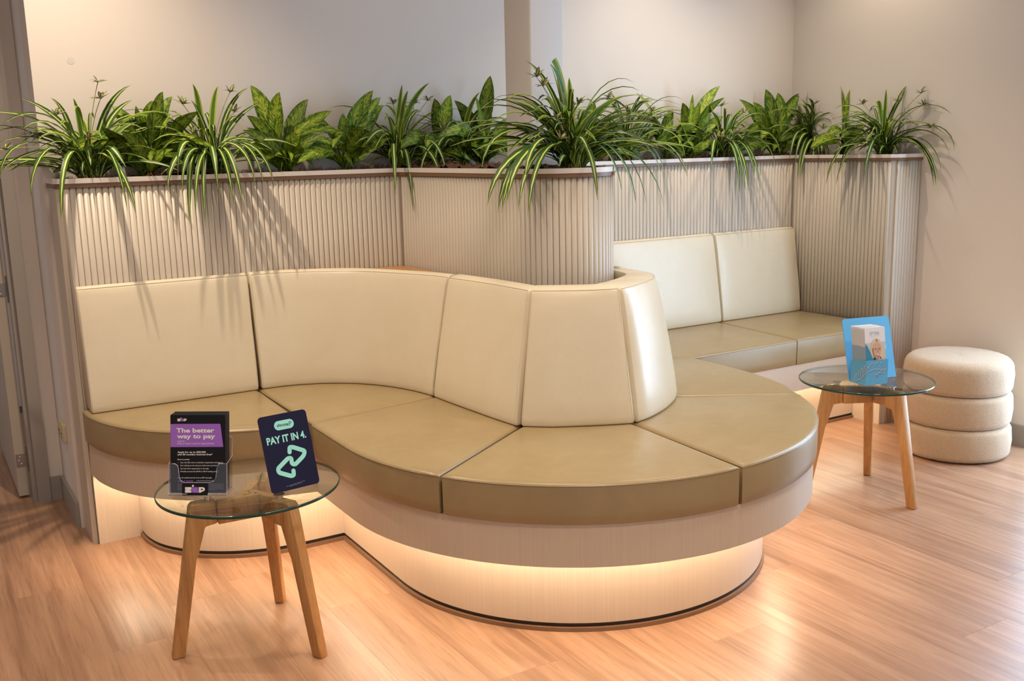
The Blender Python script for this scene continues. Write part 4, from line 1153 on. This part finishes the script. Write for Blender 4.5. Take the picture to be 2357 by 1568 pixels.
# ================================================================== PLANTS
# leaf tips measured in metres: [base point, [leaf tips]]
SP = {"A": [[0.565, 3.69, 1.262], [[0.434, 3.462, 1.133], [0.351, 3.462, 1.209], [0.276, 3.5, 1.276], [0.31, 3.68, 1.443], [0.278, 3.5, 1.297], [0.38, 3.68, 1.531], [0.469, 3.68, 1.533], [0.538, 3.68, 1.532], [0.728, 3.68, 1.578], [0.732, 3.68, 1.529], [0.636, 3.462, 1.16], [0.663, 3.462, 1.134], [0.553, 3.56, 1.31], [0.662, 3.56, 1.302], [0.734, 3.68, 1.453]]], "B": [[0.979, 3.69, 1.262], [[0.832, 3.462, 1.103], [0.884, 3.462, 1.091], [0.855, 3.462, 1.13], [0.988, 3.462, 1.149], [1.016, 3.462, 1.161], [0.815, 3.5, 1.263], [1.095, 3.462, 1.235], [1.133, 3.462, 1.228], [0.936, 3.462, 1.215], [0.935, 3.68, 1.583], [1.024, 3.68, 1.576], [1.136, 3.68, 1.574], [1.19, 3.68, 1.523], [0.925, 3.68, 1.527], [1.067, 3.462, 1.236], [0.816, 3.462, 1.214], [1.168, 3.56, 1.347], [0.768, 3.462, 1.21]]], "C": [[1.738, 3.69, 1.262], [[1.6, 3.462, 1.172], [1.67, 3.462, 1.1], [1.798, 3.462, 1.19], [1.75, 3.68, 1.591], [1.87, 3.68, 1.599], [1.774, 3.68, 1.568], [1.67, 3.68, 1.485], [1.566, 3.56, 1.342], [1.529, 3.56, 1.362], [1.819, 3.462, 1.234]]], "D": [[2.006, 3.69, 1.262], [[2.103, 3.68, 1.565], [2.165, 3.68, 1.532], [1.722, 3.5, 1.222], [1.871, 3.56, 1.397], [1.787, 3.5, 1.253]]], "F": [[2.868, 3.69, 1.262], [[3.116, 3.68, 1.478], [3.077, 3.5, 1.181], [3.112, 3.56, 1.278], [2.96, 3.68, 1.567], [2.777, 3.68, 1.566]]], "G": [[3.454, 3.69, 1.262], [[3.218, 3.5, 1.202], [3.399, 3.5, 1.1], [3.432, 3.5, 1.101], [3.455, 3.5, 1.109], [3.528, 3.5, 1.124], [3.495, 3.5, 1.16], [3.629, 3.5, 1.222], [3.724, 3.56, 1.276], [3.564, 3.5, 1.24], [3.602, 3.68, 1.504], [3.329, 3.68, 1.55]]], "H": [[4.114, 3.69, 1.262], [[3.792, 3.56, 1.247], [3.765, 3.5, 1.228], [3.786, 3.5, 1.15], [3.801, 3.5, 1.139], [3.888, 3.5, 1.146], [3.943, 3.5, 1.159], [3.961, 3.5, 1.144], [4.01, 3.5, 1.192], [4.357, 3.68, 1.587], [3.986, 3.68, 1.549], [3.721, 3.56, 1.357], [4.15, 3.56, 1.312], [4.176, 3.68, 1.564]]], "E": [[1.943, 2.8, 1.262], [[1.535, 2.66, 1.162], [1.56, 2.64, 1.139], [1.562, 2.62, 1.14], [1.569, 2.6, 1.17], [1.579, 2.55, 1.151], [1.599, 2.53, 1.129], [1.62, 2.58, 1.227], [1.597, 2.8, 1.273], [1.664, 2.75, 1.321], [1.721, 2.8, 1.484], [1.781, 2.85, 1.492], [1.771, 2.8, 1.612], [1.852, 2.78, 1.603], [1.881, 2.8, 1.616], [1.976, 2.85, 1.565], [2.217, 2.85, 1.509], [2.207, 2.8, 1.436], [1.873, 2.6, 1.319], [1.878, 2.56, 1.168], [2.054, 2.66, 1.165], [2.129, 2.68, 1.127], [2.191, 2.7, 1.123], [2.285, 2.72, 1.103], [2.257, 2.7, 1.221], [2.334, 2.78, 1.236], [2.593, 2.95, 1.206], [2.623, 3.0, 1.287], [1.824, 2.7, 1.49]]], "I": [[3.98, 3.15, 1.262], [[3.761, 3.3, 1.13], [3.773, 3.25, 1.124], [3.825, 3.28, 1.189], [3.786, 3.1, 1.152], [3.856, 3.2, 1.337], [3.96, 2.86, 1.108], [3.964, 2.85, 1.114], [3.969, 2.84, 1.108], [3.981, 2.84, 1.176], [3.978, 2.8, 1.241], [4.038, 2.82, 1.279], [4.029, 2.86, 1.347], [4.085, 2.86, 1.438], [4.051, 3.1, 1.578], [4.088, 3.1, 1.576], [4.034, 3.2, 1.569], [3.759, 3.25, 1.353], [4.032, 2.86, 1.313]]]}
AG= {"a": [[0.753, 3.7, 1.262], [[0.745, 3.73, 1.509], [0.833, 3.68, 1.556], [0.87, 3.73, 1.546], [0.955, 3.68, 1.488], [0.667, 3.73, 1.511], [0.658, 3.58, 1.416], [0.825, 3.58, 1.359], [0.599, 3.58, 1.438], [0.806, 3.73, 1.529]]], "b": [[1.256, 3.7, 1.262], [[1.158, 3.73, 1.582], [1.249, 3.68, 1.553], [1.377, 3.73, 1.531], [1.122, 3.68, 1.472], [1.375, 3.58, 1.403], [1.45, 3.68, 1.49], [1.181, 3.73, 1.507], [1.067, 3.58, 1.416]]], "c": [[1.5, 3.7, 1.262], [[1.395, 3.73, 1.471], [1.491, 3.68, 1.476], [1.58, 3.73, 1.491], [1.619, 3.68, 1.56], [1.675, 3.73, 1.543], [1.577, 3.68, 1.532], [1.409, 3.58, 1.349], [1.264, 3.58, 1.298], [1.685, 3.73, 1.511], [1.531, 3.58, 1.425]]], "d": [[1.89, 3.7, 1.262], [[1.918, 3.73, 1.539], [1.789, 3.58, 1.333], [1.688, 3.58, 1.345], [1.964, 3.68, 1.552]]], "e": [[2.116, 3.7, 1.262], [[2.184, 3.73, 1.628], [2.076, 3.68, 1.548], [2.009, 3.73, 1.534], [1.846, 3.58, 1.377], [2.192, 3.73, 1.481], [2.157, 3.58, 1.352], [1.987, 3.58, 1.37]]], "f": [[2.691, 3.7, 1.262], [[2.722, 3.73, 1.534], [2.619, 3.68, 1.477], [2.787, 3.73, 1.443]]], "g": [[3.121, 3.7, 1.262], [[3.182, 3.73, 1.498], [2.915, 3.68, 1.565], [2.981, 3.58, 1.418]]], "h": [[3.248, 3.7, 1.262], [[3.241, 3.73, 1.527], [3.248, 3.68, 1.563], [3.477, 3.73, 1.609], [3.443, 3.68, 1.548], [3.501, 3.73, 1.464], [3.308, 3.68, 1.52]]], "i": [[3.834, 3.7, 1.262], [[3.785, 3.73, 1.591], [3.819, 3.68, 1.576], [4.002, 3.73, 1.572], [3.557, 3.68, 1.535], [4.022, 3.73, 1.565], [3.654, 3.68, 1.529], [3.815, 3.58, 1.34]]], "j": [[4.077, 3.45, 1.262], [[4.128, 3.48, 1.602], [4.13, 3.43, 1.581], [4.373, 3.48, 1.563], [3.997, 3.43, 1.481], [4.054, 3.33, 1.33], [4.135, 3.33, 1.402]]]}
PL= [[0.468, 3.6, 1.474], [0.62, 3.68, 1.584], [0.624, 3.68, 1.53], [0.889, 3.66, 1.512], [1.06, 3.66, 1.555], [1.071, 3.66, 1.485], [0.898, 3.58, 1.406], [0.559, 3.58, 1.396], [1.698, 3.66, 1.514], [1.773, 3.62, 1.516], [1.82, 3.6, 1.525], [1.857, 3.55, 1.41], [1.761, 2.72, 1.554], [1.785, 2.72, 1.527], [1.975, 2.8, 1.475], [1.793, 2.66, 1.422], [1.781, 2.62, 1.361], [2.703, 3.6, 1.542], [2.738, 3.6, 1.514], [2.905, 3.55, 1.479], [3.367, 3.6, 1.506], [3.464, 3.55, 1.474], [3.998, 3.6, 1.518], [3.993, 3.3, 1.504], [3.998, 3.1, 1.51], [4.023, 3.0, 1.538], [4.043, 3.0, 1.486], [4.031, 2.95, 1.382], [3.331, 3.5, 1.344], [3.955, 3.5, 1.393], [0.309, 3.6, 1.366], [3.276, 3.5, 1.364]]
def bez(P, n):
    P = [np.array(p, float) for p in P]; out = []
    for i in range(n + 1):
        t = i / n; out.append((1 - t) ** 3 * P[0] + 3 * t * (1 - t) ** 2 * P[1] + 3 * t * t * (1 - t) * P[2] + t ** 3 * P[3])
    return np.array(out)
def clampwall(p, r=0.004):
    p = list(p); p[1] = min(p[1], 3.782); p[0] = min(p[0], RW(min(p[1], 3.79)) - 0.006)
    if p[0] > 1.905 and p[0] < 2.07 and 2.99 < p[1] < 3.18: p[1] = 2.985 if p[1] < 3.08 else 3.185
    return p
def ribbon(path, w, face, fold=0.25, blunt=False, prof=None):
    n = len(path); V, UV, F = [], [], []
    for i in range(n):
        t = i / (n - 1); T = path[min(i + 1, n - 1)] - path[max(i - 1, 0)]; T = T / (np.linalg.norm(T) + 1e-9)
        s = np.cross(T, face); s /= np.linalg.norm(s) + 1e-9; nn = np.cross(s, T)
        if prof: ww = w * prof(t)
        else: ww = w * (0.55 + 0.9 * t if t < 0.5 else (1.0 if blunt else (1 - ((t - 0.5) / 0.5) ** 2.2))) * (1.0)
        ww = max(ww, 0.0005)
        for u in (-1, 0, 1):
            p = path[i] + s * (ww / 2 * u) - nn * (0 if u else fold * ww * 0.5)
            V.append(clampwall(p)); UV.append((0.5 + 0.5 * u, t))
    for i in range(n - 1):
        for k in (0, 1):
            a = 3 * i + k; F.append((a, a + 1, a + 4, a + 3))
    return V, F, UV
def leaf_obj(VFU, m, parent, name='leaf'):
    V, F, UV = VFU
    me = bpy.data.meshes.new(name); me.from_pydata([tuple(map(float, v)) for v in V], [], F); me.materials.append(m)
    l = me.uv_layers.new(name='UVMap'); 
    vi = np.empty(len(me.loops), int); me.loops.foreach_get('vertex_index', vi)
    l.data.foreach_set('uv', np.array(UV, float)[vi].ravel())
    me.polygons.foreach_set('use_smooth', [True] * len(me.polygons))
    o = bpy.data.objects.new(name, me); COL.objects.link(o); WORLD[o.name] = Vector((0, 0, 0)); attach(o, parent); return o
up = np.array([0, 0, 1.0])
def spider(key, label, fill=16, wide=0.0205, ymin=None):
    if key == 'E': wide = 0.0235
    fill = int(fill * (3.8 if key in 'CDFGHI' else 3.0))
    base, tips = SP[key]; b = np.array(base)
    pl = root('spider_plant', tuple(base), label, 'plant', 'striped spider plants in the planter')
    r = random.Random(ord(key))
    for i, tp in enumerate(tips):
        p = np.array(tp); d = p - b; dh = d * np.array([1, 1, 0]); st = b + np.array([r.uniform(-.025, .025), r.uniform(-.02, .02), 0.0])
        L = np.linalg.norm(d)
        if tp[2] < 1.285: P = [st, st + 0.28 * dh + up * r.uniform(.15, .20), b + 0.92 * dh + up * (max(p[2] - b[2] + .17, 0.075)), p]
        elif d[2] > 0.75 * np.linalg.norm(dh): P = [st, st + 0.10 * dh + up * d[2] * .45, b + 0.45 * dh + up * (d[2] * .88), p]
        else: P = [st, st + 0.22 * dh + up * (max(d[2], 0) + r.uniform(.08, .15)), b + 0.72 * dh + up * (d[2] + r.uniform(.05, .09)), p]
        big = key == 'E' and i in (12, 13)
        face = up * 1.0 + np.array([r.uniform(-.35, .35), r.uniform(-.6, 0), 0]) if not big else np.array([0.35, -1, .2])
        if d[2] > 0.75 * np.linalg.norm(dh) and not big: face = np.array([r.uniform(-.5, .5), -1, .5])
        w = wide * r.uniform(.85, 1.15) * (1.6 if big else 1)
        leaf_obj(ribbon(bez(P, 12), w, face, 0.3, blunt=(key == 'E' and i == 13)), M_SP2 if (tp[2] > 1.33 and r.random() < .6) else M_SP1, pl)
    for i in range(fill):
        a = r.uniform(0, 2 * math.pi); L = r.uniform(.13, .34) * (1.2 if key in 'EFGH' else 1.0); e = r.uniform(.05, 1.25)
        dx, dy = math.cos(a) * L * math.cos(e * .7) * 1.35, math.sin(a) * L * math.cos(e * .7) * 0.62
        t = b + np.array([dx, dy, L * math.sin(e) * .75]); t[1] = min(t[1], 3.77)
        if key == 'I': t[0] = min(t[0], 4.03)
        d = t - b; dh = d * np.array([1, 1, 0]); st = b + np.array([r.uniform(-.03, .03), r.uniform(-.025, .025), -.004])
        P = [st, st + 0.15 * dh + up * (d[2] * .7 + .05), b + .65 * dh + up * (d[2] + .06), t]
        leaf_obj(ribbon(bez(P, 9), wide * r.uniform(.65, 1.0), up + np.array([r.uniform(-.5, .5), r.uniform(-.8, .1), 0]), 0.3), M_SP2 if r.random() < .35 else M_SP1, pl)
    return pl
PLANTS = {}
for key, label, fl_ in (('A', 'striped spider plant at the far left end of the planter, spilling over its corner', 20),
        ('B', 'second striped spider plant from the left, long leaves hanging down the flutes', 20),
        ('C', 'striped spider plant just left of the planter inside corner', 16),
        ('D', 'striped spider plant partly behind the white column', 14),
        ('E', 'biggest striped spider plant, in front of the white column on the rounded planter end', 34),
        ('F', 'striped spider plant behind the largest one, right of the column', 18),
        ('G', 'striped spider plant with a dense drooping tuft above the rear recess cushions', 18),
        ('H', 'striped spider plant at the rear corner of the planter under the wall corner', 16),
        ('I', 'striped spider plant at the far right end of the planter touching the wall', 20)):
    PLANTS[key] = spider(key, label, fl_)
def blade(b, tip, face, r, wmul=1.0):
    b = np.array(b, float); p = np.array(tip, float); d = p - b; dh = d * np.array([1, 1, 0]); L = np.linalg.norm(d)
    if d[2] > 0.6 * np.linalg.norm(dh): P = [b, b + .12 * dh + up * d[2] * .4, b + .55 * dh + up * d[2] * .85, p]
    else: P = [b, b + .2 * dh + up * (max(d[2], 0) + .07), b + .65 * dh + up * (d[2] + .06), p]
    path = bez(P, 16)
    sd = np.cross(d, up); sd /= np.linalg.norm(sd) + 1e-9
    amp = r.uniform(-.022, .022); cr = r.uniform(-.030, .012)
    tt = np.linspace(0, 1, 17)[:, None]
    path = path + sd * amp * np.sin(math.pi * tt) + (np.array(face) / np.linalg.norm(face)) * (tt ** 4) * -cr * .6
    k = 5 if L > .2 else 3
    blade_p = path[k:]; BL = np.linalg.norm(np.diff(blade_p, axis=0), axis=1).sum()
    w = min(0.066, 0.33 * BL) * wmul
    n = len(blade_p); V, UV, F = [], [], []; ph = r.uniform(0, 6)
    for i in range(n):
        t = i / (n - 1); T = blade_p[min(i + 1, n - 1)] - blade_p[max(i - 1, 0)]; T /= np.linalg.norm(T) + 1e-9
        s = np.cross(T, face); s /= np.linalg.norm(s) + 1e-9; nn = np.cross(s, T)
        ww = w * max(0.015, (math.sin(math.pi * min(1, t) ** 0.72) ** 0.85 if t < 1 else 0))
        for u in (-1, -.5, 0, .5, 1):
            q = blade_p[i] + s * ww / 2 * u + nn * (abs(u) * .16 * ww - abs(u) ** 2 * .10 * ww + 0.05 * ww * abs(u) * math.sin(7 * t + ph + u))
            V.append(clampwall(q)); UV.append((.5 + .5 * u, t))
    for i in range(n - 1):
        for j in range(4):
            a = 5 * i + j; F.append((a, a + 1, a + 6, a + 5))
    # petiole
    tv, tf = tube(path[:k + 2], 0.0028, 5); o0 = len(V); V += [clampwall(v) for v in tv]; F += [tuple(i + o0 for i in f) for f in tf]; UV += [(0.12, 0.5)] * len(tv)
    return V, F, UV
def broad(key, label, fill=6):
    fill = int(fill * (4.4 if key in 'fghij' else 3.6))
    base, tips = AG[key]; b = np.array(base)
    pl = root('broadleaf_plant', tuple(base), label, 'plant', 'mottled broad-leaved plants in the planter')
    r = random.Random(ord(key) * 3)
    for tp in tips:
        st = b + np.array([r.uniform(-.018, .018), r.uniform(-.015, .015), 0])
        dx = tp[0] - b[0]
        face = np.array([r.uniform(-1.0, 1.0), -1, r.uniform(-.1, .9)])
        leaf_obj(blade(st, tp, face, r), M_AGL, pl)
    for i in range(fill):
        a = r.uniform(-2.9, -0.25) if i % 3 else r.uniform(0, 6.28); L = r.uniform(.11, .23); e = r.uniform(.05, 1.2)
        t = b + np.array([math.cos(a) * L * math.cos(e) * 1.5, math.sin(a) * L * math.cos(e) * .5, L * math.sin(e)]); t[1] = min(t[1], 3.76)
        st = b + np.array([r.uniform(-.02, .02), r.uniform(-.015, .015), 0])
        leaf_obj(blade(st, t, np.array([r.uniform(-1.3, 1.3), -1, r.uniform(-.2, 1.6)]), r, .9), M_AGL, pl)
    return pl
for key, label, n_ in (('a', 'mottled broad-leaved plant between the two leftmost spider plants', 7),
        ('b', 'tallest mottled broad-leaved plant of the left planter run, one leaf pointing up left', 8),
        ('c', 'low spreading mottled broad-leaved plant with bare coir on its right', 4),
        ('d', 'small mottled broad-leaved plant tangled in a spider plant at the inside corner', 5),
        ('e', 'mottled broad-leaved plant against the left edge of the column', 8),
        ('f', 'small mottled broad-leaved plant hidden behind the biggest spider plant', 4),
        ('g', 'mottled broad-leaved plant with one dark upright leaf, right of the column', 3),
        ('h', 'mottled broad-leaved plant above the left cushion of the rear recess', 7),
        ('i', 'mottled broad-leaved plant with tall curled leaves below the wall corner', 7),
        ('j', 'mottled broad-leaved plant near the right end of the planter', 6)):
    broad(key, label, n_)
# plantlets: little star tufts on wiry runners
def plantlet(pos, pl, base, r):
    p = np.array(pos); b = np.array(base)
    V, F, UV, MI = [], [], [], []
    path = bez([b, b + up * .12 + (p - b) * .15, p + up * .03 - (p - b) * .2, p], 9)
    path = np.array([clampwall(q) for q in path])
    tv, tf = tube(path, 0.0013, 4); V += tv; F += tf; UV += [(0.5, 0.5)] * len(tv); MI += [1] * len(tf)
    for k in range(r.randint(8, 10)):
        a = 2 * math.pi * k / 8 + r.uniform(-.3, .3); e = r.uniform(-.1, 1.1); L = r.uniform(.026, .042)
        d = np.array([math.cos(a) * math.cos(e), math.sin(a) * math.cos(e), math.sin(e)])
        rv, rf, ru = ribbon(np.array([p, p + d * L * .35 + up * .003, p + d * L * .7 + up * .003, p + d * L]), r.uniform(.009, .013), up + np.array([.1, -.3, 0]), .3, prof=lambda t: (0.35, 1.0, 0.75, 0.05)[min(3, int(round(t * 3)))])
        o0 = len(V); V += rv; F += [tuple(i + o0 for i in f) for f in rf]; UV += ru; MI += [0] * len(rf)
    o = leaf_obj((V, F, UV), M_PLT, pl, 'plantlet'); o.data.materials.append(M_STEM); o.data.polygons.foreach_set('material_index', MI)
rp = random.Random(5)
for q in PL:
    key = min(SP, key=lambda k_: (SP[k_][0][0] - q[0]) ** 2 + (SP[k_][0][1] - q[1]) ** 2)
    plantlet(q, PLANTS[key], SP[key][0], rp)
